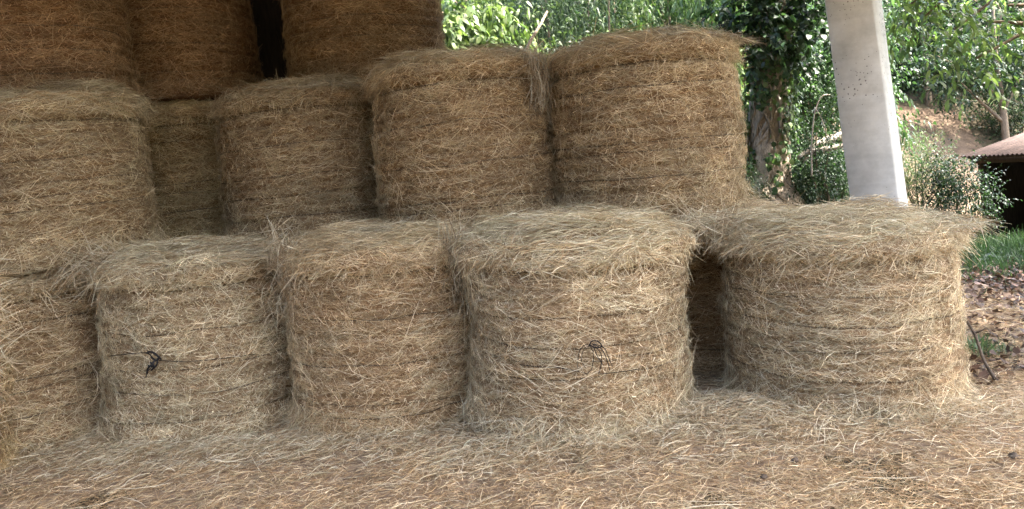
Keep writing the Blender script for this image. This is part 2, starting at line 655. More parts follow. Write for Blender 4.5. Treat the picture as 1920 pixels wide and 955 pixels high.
    col = straw_col(n, r.normal(0, 0.8, n), r) * r.lognormal(0.05, 0.25, n)[:, None]
    Ln = r.uniform(0.010, 0.034, n)
    parts.append(ribbons(P, D, nor, Ln, r.uniform(0.003, 0.007, n), 0 * P, col, 1, 0.4, r))
    # long single stems, pale, loosely stuck on the side
    n = 600
    th = r.uniform(0, 2 * np.pi, n)
    z = r.uniform(0.05, H0, n)
    ang = np.where(r.random(n) < 0.5, r.normal(0, 0.5, n), r.uniform(-1.5, 1.5, n))
    Ln = r.uniform(0.14, 0.34, n)
    nor = np.stack([np.cos(th), np.sin(th), 0 * th], 1)
    tan = np.stack([-np.sin(th), np.cos(th), 0 * th], 1)
    D = tan * np.cos(ang)[:, None] + up * np.sin(ang)[:, None] + nor * np.abs(r.normal(0, 0.10, n))[:, None]
    P = nor * (radius(th, z) + 0.016)[:, None] + up * z[:, None]
    bend = -nor * (Ln ** 2 / (8 * R0) * np.cos(ang) ** 2)[:, None] + r.normal(0, 1, (n, 3)) * (Ln * 0.09)[:, None]
    col = PAL[r.choice([0, 5, 1], n)] * r.uniform(0.8, 1.2, n)[:, None]
    parts.append(ribbons(P, D, nor, Ln, r.uniform(0.0018, 0.0034, n), bend, col, 3, 0.8, r))
    # foot: straw fanning down on to what it stands on
    n = 1100
    th = r.uniform(0, 2 * np.pi, n)
    nor = np.stack([np.cos(th), np.sin(th), 0 * th], 1)
    tan = np.stack([-np.sin(th), np.cos(th), 0 * th], 1)
    z = r.uniform(0.02, 0.14, n)
    Ln = r.uniform(0.10, 0.26, n)
    D = nor * r.uniform(0.1, 0.8, n)[:, None] - up * r.uniform(0.25, 0.9, n)[:, None] + tan * r.normal(0, 0.6, n)[:, None]
    P = nor * (R0 + 0.025 + r.uniform(-0.02, 0.05, n))[:, None] + up * z[:, None]
    P[:, 2] = np.maximum(P[:, 2], 0.03)
    D[:, 2] *= np.clip(P[:, 2] / 0.09, 0.2, 1)
    bend = up * (Ln * 0.10)[:, None] + r.normal(0, 1, (n, 3)) * (Ln * 0.06)[:, None]
    col = straw_col(n, r.normal(-0.2, 0.5, n), r) * 1.05
    parts.append(ribbons(P, D, nor, Ln, r.uniform(0.0016, 0.0034, n), bend, col, 2, 0.8, r))
    V, Q, C = join(parts)
    coat = np_mesh('straw_coat', V, Q, col=C)

    parts = []
    # loose hay on the top
    nc = n_top // 7
    q = np.sqrt(r.random(nc)) * 1.04
    ct = r.uniform(0, 2 * np.pi, nc)
    cd = r.uniform(0, np.pi, nc)
    rim = q > 0.8
    cd[rim] = ct[rim] + np.pi / 2 + r.normal(0, 0.55, rim.sum())
    idx = np.repeat(np.arange(nc), 7)
    n = len(idx)
    x = R0 * q[idx] * np.cos(ct[idx]) + r.normal(0, 0.025, n)
    y = R0 * q[idx] * np.sin(ct[idx]) + r.normal(0, 0.025, n)
    d = cd[idx] + r.normal(0, 0.3, n)
    qq = np.sqrt(x * x + y * y) / R0
    Ln = np.clip(r.lognormal(math.log(0.16), 0.4, n), 0.05, 0.42)
    lay = r.random(n) ** 1.8 * 0.075 * overhang
    zt = top_z(x, y) + lay - 0.10 * np.clip(qq - 0.88, 0, 0.3) / 0.2
    P = np.stack([x, y, zt], 1)
    D = np.stack([np.cos(d), np.sin(d), r.normal(0, 0.16, n)], 1)
    N = np.tile(up, (n, 1))
    bend = -N * (Ln * r.uniform(0.0, 0.16, n))[:, None] + r.normal(0, 1, (n, 3)) * (Ln * 0.06)[:, None]
    warm = 1.3 * fbm(np.stack([x * 2, y * 2, x * 0], 1), seed + 60) - 0.35 + r.normal(0, 0.3, n)
    col = straw_col(n, warm, r) * (0.95 + 0.15 * r.random(n))[:, None]
    parts.append(ribbons(P, D, N, Ln, r.uniform(0.0016, 0.0034, n), bend, col, 3, 0.9, r))
    # brim: straw spilling over the edge, in locks
    nl = int(420 * overhang) if overhang > 1.2 else 240
    lt = r.uniform(0, 2 * np.pi, nl)
    lz = r.uniform(H0 - 0.13, H0 + 0.01, nl)
    lo = r.normal(0, 0.9, nl)                 # sideways run
    ld = r.uniform(0.0, 0.6, nl)             # droop
    lo2 = r.uniform(0.05, 0.55, nl)           # outwards
    idx = np.repeat(np.arange(nl), 14)
    n = len(idx)
    th = lt[idx] + r.normal(0, 0.05, n)
    nor = np.stack([np.cos(th), np.sin(th), 0 * th], 1)
    tan = np.stack([-np.sin(th), np.cos(th), 0 * th], 1)
    Ln = np.clip(r.lognormal(math.log(0.14), 0.45, n), 0.04, 0.40) * (0.8 + 0.25 * overhang)
    D = nor * (lo2[idx] + r.normal(0, 0.12, n))[:, None] * 0.8 + tan * (lo[idx] + r.normal(0, 0.22, n))[:, None] * 1.2 - up * (ld[idx] + r.normal(0, 0.15, n))[:, None] * 0.8
    P = nor * (R0 + 0.015 + r.uniform(-0.02, 0.035, n) * overhang)[:, None] + up * (lz[idx] + r.normal(0, 0.015, n))[:, None]
    bend = -up * (Ln * r.uniform(0.02, 0.18, n))[:, None] - nor * (Ln * 0.08)[:, None] + r.normal(0, 1, (n, 3)) * (Ln * 0.05)[:, None]
    col = straw_col(n, r.normal(-0.1, 0.5, n) + 0.5 * np.sin(lt[idx] * 3), r) * r.lognormal(0, 0.15, nl)[idx][:, None]
    parts.append(ribbons(P, D, nor, Ln, r.uniform(0.002, 0.0042, n), bend, col, 3, 0.8, r))
    # flyaways
    n = int(420 * overhang)
    th = r.uniform(0, 2 * np.pi, n)
    nor = np.stack([np.cos(th), np.sin(th), 0 * th], 1)
    tan = np.stack([-np.sin(th), np.cos(th), 0 * th], 1)
    Ln = r.uniform(0.12, 0.36, n)
    D = nor * r.uniform(0.1, 1.0, n)[:, None] + tan * r.normal(0, 0.8, n)[:, None] + up * r.normal(0.0, 0.45, n)[:, None]
    P = nor * (R0 - 0.02 + r.uniform(-0.15, 0.05, n))[:, None] + up * (H0 - 0.02 + r.uniform(-0.05, 0.07, n))[:, None]
    bend = -up * (Ln * r.uniform(0.0, 0.2, n))[:, None] + r.normal(0, 1, (n, 3)) * (Ln * 0.06)[:, None]
    col = PAL[r.choice([0, 5, 1, 4], n)] * r.uniform(0.8, 1.15, n)[:, None]
    parts.append(ribbons(P, D, nor, Ln, r.uniform(0.0018, 0.0034, n), bend, col, 3, 0.8, r))
    V, Q, C = join(parts)
    top = np_mesh('loose_top_hay', V, Q, col=C)

    # twine: the last ring under the brim and some of the others
    twm = []
    pick = sorted(set([len(tw) - 1] + list(r.choice(len(tw) - 1, 4, replace=False))))
    for k in pick:
        th = np.linspace(0, 2 * np.pi, 73)[:-1]
        zz = ring_z(k, th)
        rr = radius(th, zz) + 0.012 + 0.016 * np.clip(fbm(np.stack([np.cos(th) * 5, np.sin(th) * 3, th * 0 + k], 1), seed + 71), -1, 1)
        pts = [(a * math.cos(t), a * math.sin(t), b) for a, t, b in zip(rr, th, zz)]
        pts.append(pts[0])
        v, qd, t = tube(pts, [0.0035] * len(pts), 5, cap=False)
        twm.append(np_mesh('twine', v, qd, smooth=True))
    return dict(core=core, coat=coat, top=top, twine=twm, radius=radius)


VARS = [bale_variant(101 + 13 * k, overhang=(1.5 if k == 0 else 1.22 if k == 1 else 0.9)) for k in range(NVAR)]
BALES = {}


def hay_bale(key, px, Y, z0, var, label, group, R=0.7, H=1.2, rot=0.0, tint=(1, 1, 1), lean=(0, 0)):
    X = x_for(px, Y, z0 + H / 2)
    sx, sz = R / R0, H / H0
    M = Matrix.Translation((X, Y, z0)) @ Matrix.Rotation(rad(lean[0]), 4, 'Y') @ Matrix.Rotation(rad(lean[1]), 4, 'X') @ Matrix.Rotation(rad(rot), 4, 'Z') @ Matrix.Diagonal((sx, sx, sz, 1))
    root = thing('hay_bale', label, 'hay bale', group, M)
    v = VARS[var]
    c = (*tint, 1)
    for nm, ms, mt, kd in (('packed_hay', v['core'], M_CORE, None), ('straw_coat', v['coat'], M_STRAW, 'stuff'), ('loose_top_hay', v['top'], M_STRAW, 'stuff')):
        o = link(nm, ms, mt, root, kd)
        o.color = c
    for ms in v['twine']:
        link('twine', ms, M_TWINE, root)
    BALES[key] = dict(root=root, M=M, X=X, Y=Y, R=R, z0=z0, H=H)
    return root


GB, GM, GT = 'round bales standing on the floor', 'round bales of the middle tier', 'round bales of the top tier'
WARM, PALE, GREY, OLIVE, SHADE_BROWN = (0.99, 0.92, 0.82), (1.22, 1.22, 1.20), (1.14, 1.15, 1.13), (1.15, 1.12, 0.95), (0.72, 0.585, 0.47)  # hay tint per bale; top-tier brown also has roof shade put in
hay_bale('B4', 1566, 4.76, 0.0, 0, 'pale round hay bale with shaggy overhanging top, alone in front of the concrete pillar', GB, R=0.65, H=1.035, rot=20, tint=PALE, lean=(1.0, 0))
hay_bale('B3', 1074, 4.78, 0.0, 1, 'pale round hay bale on the floor with loops of black twine on its front', GB, R=0.675, H=1.14, rot=70, tint=PALE, lean=(2.0, 0))
hay_bale('B2', 724, 5.2, 0.0, 2, 'brownish round hay bale on the floor between the two bales with black twine knots', GB, R=0.65, H=1.16, rot=130, tint=(1.18, 1.11, 1.02), lean=(1.5, 0))
hay_bale('B1', 388, 5.36, 0.0, 3, 'greyish round hay bale on the floor with a small black twine knot', GB, R=0.65, H=1.16, rot=200, tint=GREY, lean=(1, 0))
hay_bale('B0', 52, 5.42, 0.0, 4, 'dull round hay bale on the floor, leftmost of the long bottom row', GB, R=0.68, H=1.15, rot=10, tint=(1.02, 0.98, 0.92), lean=(0, 0))
hay_bale('BL', -238, 4.55, 0.0, 2, 'nearest hay bale cut off by the left edge, golden stems sticking out', GB, R=0.70, H=1.2, rot=300, tint=(1.05, 0.96, 0.80))
hay_bale('B5', 1335, 6.05, 0.0, 3, 'shaded hay bale seen only in the narrow gap between the two front right bales', GB, R=0.70, H=1.06, rot=80, tint=(1.15, 1.05, 0.95))
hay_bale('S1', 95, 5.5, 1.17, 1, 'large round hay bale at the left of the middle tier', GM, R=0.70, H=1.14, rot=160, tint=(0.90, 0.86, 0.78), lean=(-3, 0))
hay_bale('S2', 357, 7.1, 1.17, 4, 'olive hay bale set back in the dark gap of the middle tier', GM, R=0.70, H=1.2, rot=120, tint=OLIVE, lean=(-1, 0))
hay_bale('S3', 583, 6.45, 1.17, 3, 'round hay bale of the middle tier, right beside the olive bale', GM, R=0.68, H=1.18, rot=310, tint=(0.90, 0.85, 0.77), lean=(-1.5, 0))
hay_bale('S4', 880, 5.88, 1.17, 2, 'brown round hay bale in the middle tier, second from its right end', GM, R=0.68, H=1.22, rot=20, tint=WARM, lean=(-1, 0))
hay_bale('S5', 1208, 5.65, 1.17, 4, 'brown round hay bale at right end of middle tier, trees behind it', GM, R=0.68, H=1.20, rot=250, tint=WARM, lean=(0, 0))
hay_bale('T1', 55, 5.9, 2.36, 3, 'shade-tinted brown hay bale at the far left of the top tier', GT, R=0.70, H=1.2, rot=100, tint=SHADE_BROWN, lean=(-2, 0))
hay_bale('T2', 326, 6.95, 2.42, 2, 'shade-tinted brown hay bale in the top tier, left of the black gap', GT, R=0.69, H=1.2, rot=210, tint=SHADE_BROWN, lean=(-1, 0))
hay_bale('T3', 682, 7.0, 2.40, 1, 'shade-tinted hay bale at the right end of the top tier, beside bright foliage', GT, R=0.70, H=1.2, rot=300, tint=(0.72, 0.61, 0.49), lean=(0, 0))


# ------------------------------------------------------------------ black twine ends on two bales
def on_bale(key, px, py, off=0.03):
    b = BALES[key]
    u, v = (px - CX) / F_PX, (CY - py) / F_PX
    dx, dz = u * cr + v * sr, -u * sr + v * cr
    A = dx * dx + 1
    Bq = -2 * (dx * b['X'] + b['Y'])
    Cq = b['X'] ** 2 + b['Y'] ** 2 - (b['R'] + off) ** 2
    t = (-Bq - math.sqrt(max(Bq * Bq - 4 * A * Cq, 0))) / (2 * A)
    return Vector((dx * t, t, CAM_H + dz * t))


def strand(key, pix, rad_, name='twine_end', offs=None):
    Mi = BALES[key]['M'].inverted()
    pts = [Mi @ on_bale(key, a, b, (offs[i] if offs else 0.045)) for i, (a, b) in enumerate(pix)]
    pts = smooth_path(pts, 6)
    v, q, t = tube(pts, [rad_] * len(pts), 5)
    return v, q, t


strs = [strand('B3', [(1083, 690), (1086, 660), (1100, 646), (1112, 660), (1110, 690), (1098, 702)], 0.0018, offs=[.03, .06, .07, .07, .06, .03]),
        strand('B3', [(1104, 650), (1110, 640), (1122, 641), (1128, 650), (1116, 652), (1106, 647)], 0.0036, offs=[.06, .08, .09, .08, .07, .06]),
        strand('B3', [(1112, 645), (1128, 655), (1138, 675), (1143, 694)], 0.0024, offs=[.08, .09, .07, .04]),
        strand('B3', [(1110, 644), (1126, 662), (1128, 680), (1122, 702)], 0.0024, offs=[.08, .09, .08, .05]),
        strand('B3', [(1114, 645), (1132, 652), (1140, 668), (1148, 688)], 0.0021, offs=[.08, .10, .09, .05]),
        strand('B3', [(1112, 648), (1120, 668), (1130, 684)], 0.0021, offs=[.08, .09, .06]),
        strand('B3', [(1106, 648), (1095, 655), (1090, 675), (1098, 690)], 0.0015, offs=[.07, .08, .07, .04])]
strs += [strand('B3', [(975, 684), (1010, 688), (1050, 690), (1098, 700)], 0.0025, offs=[.022, .03, .034, .03]), strand('B3', [(1122, 702), (1160, 698), (1200, 692)], 0.0022, offs=[.034, .03, .02])]
link('twine_loop', np_mesh('twine_loop', *join_tubes(strs)), M_BLACK, BALES['B3']['root'])
strs = [strand('B1', [(277, 660), (288, 662), (298, 670), (293, 676), (284, 670)], 0.007, offs=[.05, .08, .07, .06, .05]),
        strand('B1', [(290, 664), (296, 668), (302, 674)], 0.007, offs=[.06, .08, .05]),
        strand('B1', [(291, 674), (285, 684), (278, 690), (276, 700)], 0.007, offs=[.06, .08, .07, .04]),
        strand('B1', [(295, 672), (294, 684), (284, 694)], 0.006, offs=[.06, .08, .05]),
        strand('B1', [(282, 680), (290, 688), (278, 686)], 0.006, offs=[.06, .09, .06]),
        strand('B1', [(286, 672), (280, 664), (272, 662)], 0.004, offs=[.06, .07, .05]),
        strand('B1', [(284, 690), (276, 698), (274, 708)], 0.003, offs=[.06, .07, .05])]
strs += [strand('B1', [(205, 668), (240, 664), (277, 661)], 0.0025, offs=[.025, .034, .04]), strand('B1', [(298, 676), (350, 678), (420, 672), (480, 664)], 0.0025, offs=[.045, .035, .034, .025])]
link('twine_knot', np_mesh('twine_knot', *join_tubes(strs)), M_BLACK, BALES['B1']['root'])


# ------------------------------------------------------------------ loose hay lying between bales and on the floor
def hay_lock(name, label, pts_px, key_off, n, spread, length, drop, warm, tint=1.0, seed=0, sideways=0.5, out=0.3):
    """strands falling along a path of places; one lump of loose hay"""
    r = np.random.default_rng(seed)
    P0 = np.array([tuple(p) for p in pts_px])
    t = r.random(n) * (len(P0) - 1)
    i = np.minimum(t.astype(int), len(P0) - 2)
    f = (t - i)[:, None]
    P = P0[i] * (1 - f) + P0[i + 1] * f + r.normal(0, 1, (n, 3)) * spread
    Ln = np.clip(r.lognormal(math.log(length), 0.35, n), 0.05, 0.5)
    D = np.stack([r.normal(0, sideways, n), -np.abs(r.normal(0, out, n)), -drop * np.abs(r.normal(0.8, 0.4, n))], 1)
    N = np.tile([[0, -1.0, 0.2]], (n, 1))
    bend = np.array([[0, 0, -1.0]]) * (Ln * r.uniform(0, .15, n))[:, None] + r.normal(0, 1, (n, 3)) * (Ln * 0.07)[:, None]
    col = straw_col(n, r.normal(warm, 0.4, n), r) * tint
    V, Q, C = ribbons(P, D, N, Ln, r.uniform(.0024, .0046, n), bend, col, 3, 0.8, r)
    o = link(name, np_mesh(name, V, Q, col=C), M_STRAW, kind='stuff')
    return tag(o, label, 'loose hay')


hay_lock('loose_hay', 'lock of brown hay hanging down the gap between the two right middle-tier bales',
         [at(1000, 95, 5.25), at(1012, 150, 5.25), at(1016, 200, 5.3)], 0, 240, (.04, .05, .04), 0.13, 1.0, 0.7, 0.6, 3, 0.35, 0.15)
hay_lock('loose_hay', 'hay hanging in the gap behind the looped-twine bale',
         [at(845, 440, 4.72), at(850, 500, 4.76), at(852, 570, 4.85), at(850, 700, 4.95)], 0, 420, (.04, .05, .06), 0.17, 0.9, 0.2, 0.7, 4, 0.25, 0.15)
hay_lock('loose_hay', 'hay slumped between the greyish bale and the brownish bale of the bottom row',
         [at(520, 445, 4.85), at(535, 500, 4.85), at(540, 600, 4.95)], 0, 350, (.05, .05, .06), 0.17, 0.6, 0.1, 0.85, 5, 0.5, 0.2)
hay_lock('loose_hay', 'tangle of hay at the left end of the bottom row beneath the large middle-tier bale',
         [at(60, 500, 4.95), at(180, 480, 4.9), at(210, 540, 4.9)], 0, 500, (.16, .05, .05), 0.2, 0.5, 0.1, 0.9, 6, 0.9, 0.3)
hay_lock('loose_hay', 'hay bridging the dark gap beside the shaggy pale bale',
         [at(1290, 410, 4.9), at(1330, 425, 4.9), at(1370, 420, 4.85)], 0, 900, (.05, .10, .035), 0.2, 0.5, 0.0, 1.0, 7, 0.9, 0.3)


hay_lock('loose_hay', 'golden stems poking out at the left edge of the picture beside the cut-off bale',
         [at(-25, 530, 4.25), at(-15, 620, 4.25), at(-20, 800, 4.2)], 0, 420, (.05, .05, .08), 0.16, 0.35, 0.3, 1.1, 8, 0.9, 0.3)


def flat_hay(name, label, cen, n, rx, ry, h, seed, warm=-0.2, tint=1.0, length=0.2, fan=None):
    """a flat heap of hay lying on a level surface"""
    r = np.random.default_rng(seed)
    q = np.sqrt(r.random(n))
    a = r.uniform(0, 2 * np.pi, n)
    x, y = q * np.cos(a), q * np.sin(a)
    hz = h * (1 - q ** 2) * (0.75 + 0.35 * vnoise(np.stack([x * 3, y * 3, x * 0], 1), seed)) * r.random(n) ** 0.35
    P = np.stack([cen[0] + x * rx, cen[1] + y * ry, cen[2] + hz], 1)
    d = 2.2 * vnoise(np.stack([x * 1.6 + 5, y * 1.6, x * 0], 1), seed + 5) + r.normal(0, 0.35, n)
    Ln = np.clip(r.lognormal(math.log(length), 0.4, n), 0.05, 0.5)
    D = np.stack([np.cos(d), np.sin(d), r.normal(0, 0.16, n) - 0.25 * (x * np.cos(d) + y * np.sin(d))], 1)
    N = np.tile([[0, 0, 1.0]], (n, 1))
    bend = -N * (Ln * r.uniform(-0.02, .15, n))[:, None] + r.normal(0, 1, (n, 3)) * (Ln * 0.06)[:, None]
    col = straw_col(n, r.normal(warm, 0.4, n), r) * tint
    V, Q, C = ribbons(P, D, N, Ln, r.uniform(.0016, .0034, n), bend, col, 3, 0.8, r)
    o = link(name, np_mesh(name, V, Q, col=C), M_STRAW, kind='stuff')
    return tag(o, label, 'loose hay')


def tp(px, Y, z):
    return (x_for(px, Y, z), Y, z)


flat_hay('loose_hay', 'mat of pale hay lying on top of the looped-twine bale', tp(1090, 4.75, 1.13), 5200, 0.60, 0.45, 0.13, 21, -0.4, 1.05)
flat_hay('loose_hay', 'mat of hay lying on top of the brownish bottom bale', tp(715, 5.1, 1.15), 4200, 0.62, 0.5, 0.14, 22, -0.3, 1.0)
flat_hay('loose_hay', 'mat of grey hay lying on top of the greyish bottom bale', tp(400, 5.2, 1.14), 4200, 0.7, 0.5, 0.14, 23, -0.5, 1.0)
flat_hay('loose_hay', 'mound of hay on top of the second middle-tier bale from the right', tp(900, 5.8, 2.38), 3600, 0.5, 0.45, 0.20, 24, 0.3, 0.85)
flat_hay('loose_hay', 'mound of hay on top of the right-end middle-tier bale', tp(1235, 5.55, 2.36), 4200, 0.64, 0.5, 0.18, 25, 0.3, 0.9)
flat_hay('loose_hay', 'mound of hay on top of the middle-tier bale with the dark twine line', tp(585, 6.2, 2.34), 3000, 0.55, 0.45, 0.12, 26, 0.0, 0.85)
flat_hay('loose_hay', 'shaggy mat of hay on top of the pale bale before the pillar', tp(1585, 4.74, 1.025), 6000, 0.76, 0.60, 0.09, 27, -0.4, 1.08, 0.24)
flat_hay('loose_hay', 'hay lying on the bales under the large left middle-tier bale', tp(110, 5.2, 1.12), 2600, 0.85, 0.34, 0.15, 28, -0.2, 0.95)


def floor_straw():
    r = np.random.default_rng(77)
    parts = []
    nc = 24000
    y = 2.9 + 4.2 * r.random(nc) ** 1.35
    x = r.uniform(-0.86, 0.86, nc) * y + r.uniform(-0.3, 0.3, nc)
    ok = (x < 4.3) | (r.random(nc) < 0.25)
    x, y = x[ok], y[ok]
    nc = len(x)
    cd = r.uniform(-1.6, 1.9, nc) + 1.0 * vnoise(np.stack([x * 1.2, y * 1.2, x * 0], 1), 91)
    cl = r.lognormal(math.log(0.050), 0.5, nc)
    cb = r.lognormal(0, 0.18, nc)
    idx = np.repeat(np.arange(nc), 7)
    n = len(idx)
    X = x[idx] + r.normal(0, .035, n)
    Y = y[idx] + r.normal(0, .035, n)
    d = cd[idx] + r.normal(0, 0.7, n)
    Ln = np.clip(cl[idx] * r.lognormal(0, .35, n), .03, .34)
    Z = floor_h(X, Y) + r.random(n) ** 2 * 0.03
    D = np.stack([np.cos(d), np.sin(d), r.normal(0, .10, n)], 1)
    N = np.tile([[0, 0, 1.0]], (n, 1))
    bend = r.normal(0, 1, (n, 3)) * (Ln * 0.06)[:, None]
    warm = 0.55 + 1.2 * fbm(np.stack([X * 1.1, Y * 1.1, X * 0], 1), 95) + r.normal(0, .3, n) - 0.5 * sstep(1.5, 3.5, X)
    col = straw_col(n, warm, r) * cb[idx][:, None] * np.array([[1.08, 0.98, 0.88]])
    parts.append(ribbons(np.stack([X, Y, Z], 1), D, N, Ln, r.uniform(.0015, .0034, n), bend, col, 2, 0.8, r))
    n = 600
    Y = r.uniform(3.2, 6.5, n)
    X = r.uniform(-0.8, 0.8, n) * Y
    X = np.minimum(X, 4.4)
    d = np.where(r.random(n) < .6, r.uniform(-1.57, 1.57, n), r.normal(0.3, 0.6, n))
    Ln = r.uniform(.12, .36, n)
    Z = floor_h(X, Y) + 0.022 + r.random(n) * 0.02
    D = np.stack([np.cos(d), np.sin(d), r.normal(0, .06, n)], 1)
    N = np.tile([[0, 0, 1.0]], (n, 1))
    bend = r.normal(0, 1, (n, 3)) * (Ln * 0.07)[:, None] * np.array([[1, 1, 0.4]])
    col = PAL[r.choice([0, 5, 1], n)] * r.uniform(.85, 1.2, n)[:, None]
    parts.append(ribbons(np.stack([X, Y, Z], 1), D, N, Ln, r.uniform(.0018, .0032, n), bend, col, 3, 0.8, r))
    # heaps against the bales
    for k, (bx, by, h, rx, ry) in enumerate(BUMPS):
        n = 2600
        X = bx + r.normal(0, rx * 0.75, n)
        Y = by + r.normal(0, ry * 0.7, n)
        d = np.where(r.random(n) < .55, r.uniform(-1.57, 1.57, n), r.normal(0.4, 0.7, n))
        Ln = np.clip(r.lognormal(math.log(.075), .5, n), .03, .30)
        Z = floor_h(X, Y) + r.random(n) ** 1.5 * 0.06
        D = np.stack([np.cos(d), np.sin(d), r.normal(0, .12, n) + 0.25 * np.sin(d)], 1)
        N = np.tile([[0, -0.5, 1.0]], (n, 1))
        bend = -np.array([[0, 0, 1.0]]) * (Ln * r.uniform(0, .12, n))[:, None] + r.normal(0, 1, (n, 3)) * (Ln * 0.06)[:, None]
        col = straw_col(n, r.normal(0.25, .6, n), r) * r.lognormal(0, .15, n)[:, None]
        parts.append(ribbons(np.stack([X, Y, Z], 1), D, unit(N), Ln, r.uniform(.0016, .0036, n), bend, col, 3, 0.8, r))
    V, Q, C = join(parts)
    o = link('floor_straw', np_mesh('floor_straw', V, Q, col=C), M_STRAW, kind='stuff')
    tag(o, 'loose trampled straw covering the barn floor in front of the bales', 'straw')


floor_straw()

# dark clods on the floor
ck = [(1490, 866, .017), (1432, 897, .014), (1902, 866, .018)]
cl_names = ['small dark clod on straw, upper of two before the shaggy pale bale',
            'small dark clod on straw, lower of two before the shaggy pale bale',
            'dark clod in the straw at the right edge']
for (px, py, rr), lb in zip(ck, cl_names):
    u, v = (px - CX) / F_PX, (CY - py) / F_PX
    Y = -CAM_H / (-u * sr + v * cr)
    p = at(px, py, Y)
    n1, n2 = 12, 7
    V = []
    for i in range(n2):
        ph = math.pi * i / (n2 - 1)
        for j in range(n1):
            t = 2 * math.pi * j / n1
            V.append((math.sin(ph) * math.cos(t), math.sin(ph) * math.sin(t), math.cos(ph)))
    V = np.array(V)
    V = V * (1 + 0.35 * fbm(V * 1.8 + px, 3))[:, None] * rr * np.array([[1.2, 1, .8]])
    Q = [(i * n1 + j, (i + 1) * n1 + j, (i + 1) * n1 + (j + 1) % n1, i * n1 + (j + 1) % n1) for i in range(n2 - 1) for j in range(n1)]
    o = link('clod', np_mesh('clod', V, Q, smooth=True), M_STICK if 'clod' in lb else M_PALE)
    if 'stone' in lb:
        o.name = 'stone'
    o.location = (p.x, p.y, float(floor_h([p.x], [p.y])[0]) + rr * 0.5 + 0.01)
    tag(o, lb, 'stone' if 'stone' in lb else 'clod')


# ------------------------------------------------------------------ concrete pillar
def concrete_pillar():
    base = at(1647, 375, 6.35)
    yaw = rad(-37)
    top_z, w2, c = 4.7, 0.185, 0.009
    prof = [(-w2 + c, -w2), (w2 - c * 1.6, -w2), (w2, -w2 + c * 1.6), (w2, w2 - c), (w2 - c, w2), (-w2 + c, w2), (-w2, w2 - c), (-w2, -w2 + c)]
    zs = np.concatenate([np.linspace(0, 1.93, 14), [1.945, 1.96], np.linspace(2.0, top_z, 22)])
    V = []
    lx, ly = math.tan(rad(-2.4)), 0.0
    for z in zs:
        k = 1.0 - 0.012 * (1 if abs(z - 1.945) < 0.004 else 0) + (0.010 if z < 1.94 else 0)
        for i, (a, b) in enumerate(prof):
            j = 0.004 * vnoise(np.array([[i * 3.1, z * 4.0, 0.5]]), 4)[0]
            q = Vector(((a + j) * k, (b + j) * k, 0))
            q.rotate(Matrix.Rotation(yaw, 3, 'Z'))
            V.append((q.x + lx * (z - 1.2), q.y, z))
    n = len(prof)
    Q = [(i * n + j, i * n + (j + 1) % n, (i + 1) * n + (j + 1) % n, (i + 1) * n + j) for i in range(len(zs) - 1) for j in range(n)]
    m = np_mesh('concrete_pillar', np.array(V), Q)
    root = thing('concrete_pillar', 'square grey concrete pillar rising behind the shaggy pale bale', 'pillar', None, Matrix.Translation((base.x, base.y, -0.02)))
    link('shaft', m, M_CONC, root)
    return base


PB = concrete_pillar()

# ------------------------------------------------------------------ roof and back wall of the barn (above and beside the view)
RX0, RX1, RY0, RY1, RZ = -5.9, 6.9, 0.4, 8.5, 4.75  # unseen roof, its edges set to keep sun off bales and floor


def roof():
    nx = 281
    x = np.linspace(RX0, RX1, nx)
    y = np.linspace(RY0, RY1, 8)
    X, Y = np.meshgrid(x, y)
    Z = RZ + 0.02 * np.sin(X * 2 * np.pi / 0.2) + (Y - RY0) * -0.04 + 0.25
    n = nx
    i = (np.arange(7)[:, None] * n + np.arange(n - 1)[None]).ravel()
    V = np.stack([X.ravel(), Y.ravel(), Z.ravel()], 1)
    V2 = V + np.array([[0, 0, 0.004]])
    Q = np.stack([i, i + n, i + n + 1, i + 1], 1)
    Q2 = np.stack([i, i + 1, i + n + 1, i + n], 1) + len(V)
    root = link('barn_roof', np_mesh('barn_roof', np.concatenate([V, V2]), np.concatenate([Q, Q2])), M_METAL, kind='structure')
    for yy in np.linspace(RY0 + 0.3, RY1 - 0.3, 7):
        zc = RZ + (yy - RY0) * -0.04 + 0.25 - 0.03
        link('purlin', box_mesh('purlin', RX0 + .05, RX1 - .05, yy - .05, yy + .05, zc - .17, zc), M_WOOD, root)
    wl = link('barn_wall_back', box_mesh('barn_wall_back', RX0, -1.15, 8.0, 8.2, -0.1, RZ - 0.25), M_WOOD, kind='structure')
    wl = link('barn_shade_wall_left', box_mesh('barn_shade_wall_left', RX0, RX0 + 0.2, RY0 + .2, 8.0, -0.1, RZ - 0.25), M_WOOD, kind='structure')  # unseen wall, set close in to darken the left bales


roof()

# ------------------------------------------------------------------ foliage
def leaves(P, D, U, L, W, col, curl=0.12):
    """leaf blades: base P, direction D, up U"""
    n = len(P)
    D = unit(D)
    S = unit(np.cross(D, U))
    Nn = np.cross(S, D)
    prof = [(0, 0.0), (0.28, 0.42), (0.62, 0.40), (1.0, 0.0)]
    L1, W1 = L[:, None], W[:, None]

    def pt(s, side):
        return P + D * L1 * s + S * W1 * side + Nn * L1 * (-curl * s * s * 1.5 + (0.10 if side else 0) * 0.6)
    V = np.stack([pt(0, 0), pt(.28, -.42), pt(.28, .42), pt(.64, -.38), pt(.64, .38), pt(1, 0)], 1).reshape(-1, 3)
    b = (np.arange(n) * 6)[:, None]
    T = np.concatenate([np.concatenate([b, b + 2, b + 1], 1), np.concatenate([b + 3, b + 4, b + 5], 1)])
    Q = np.concatenate([b + 1, b + 2, b + 4, b + 3], 1)
    return V, Q, T, np.repeat(col, 6, axis=0)


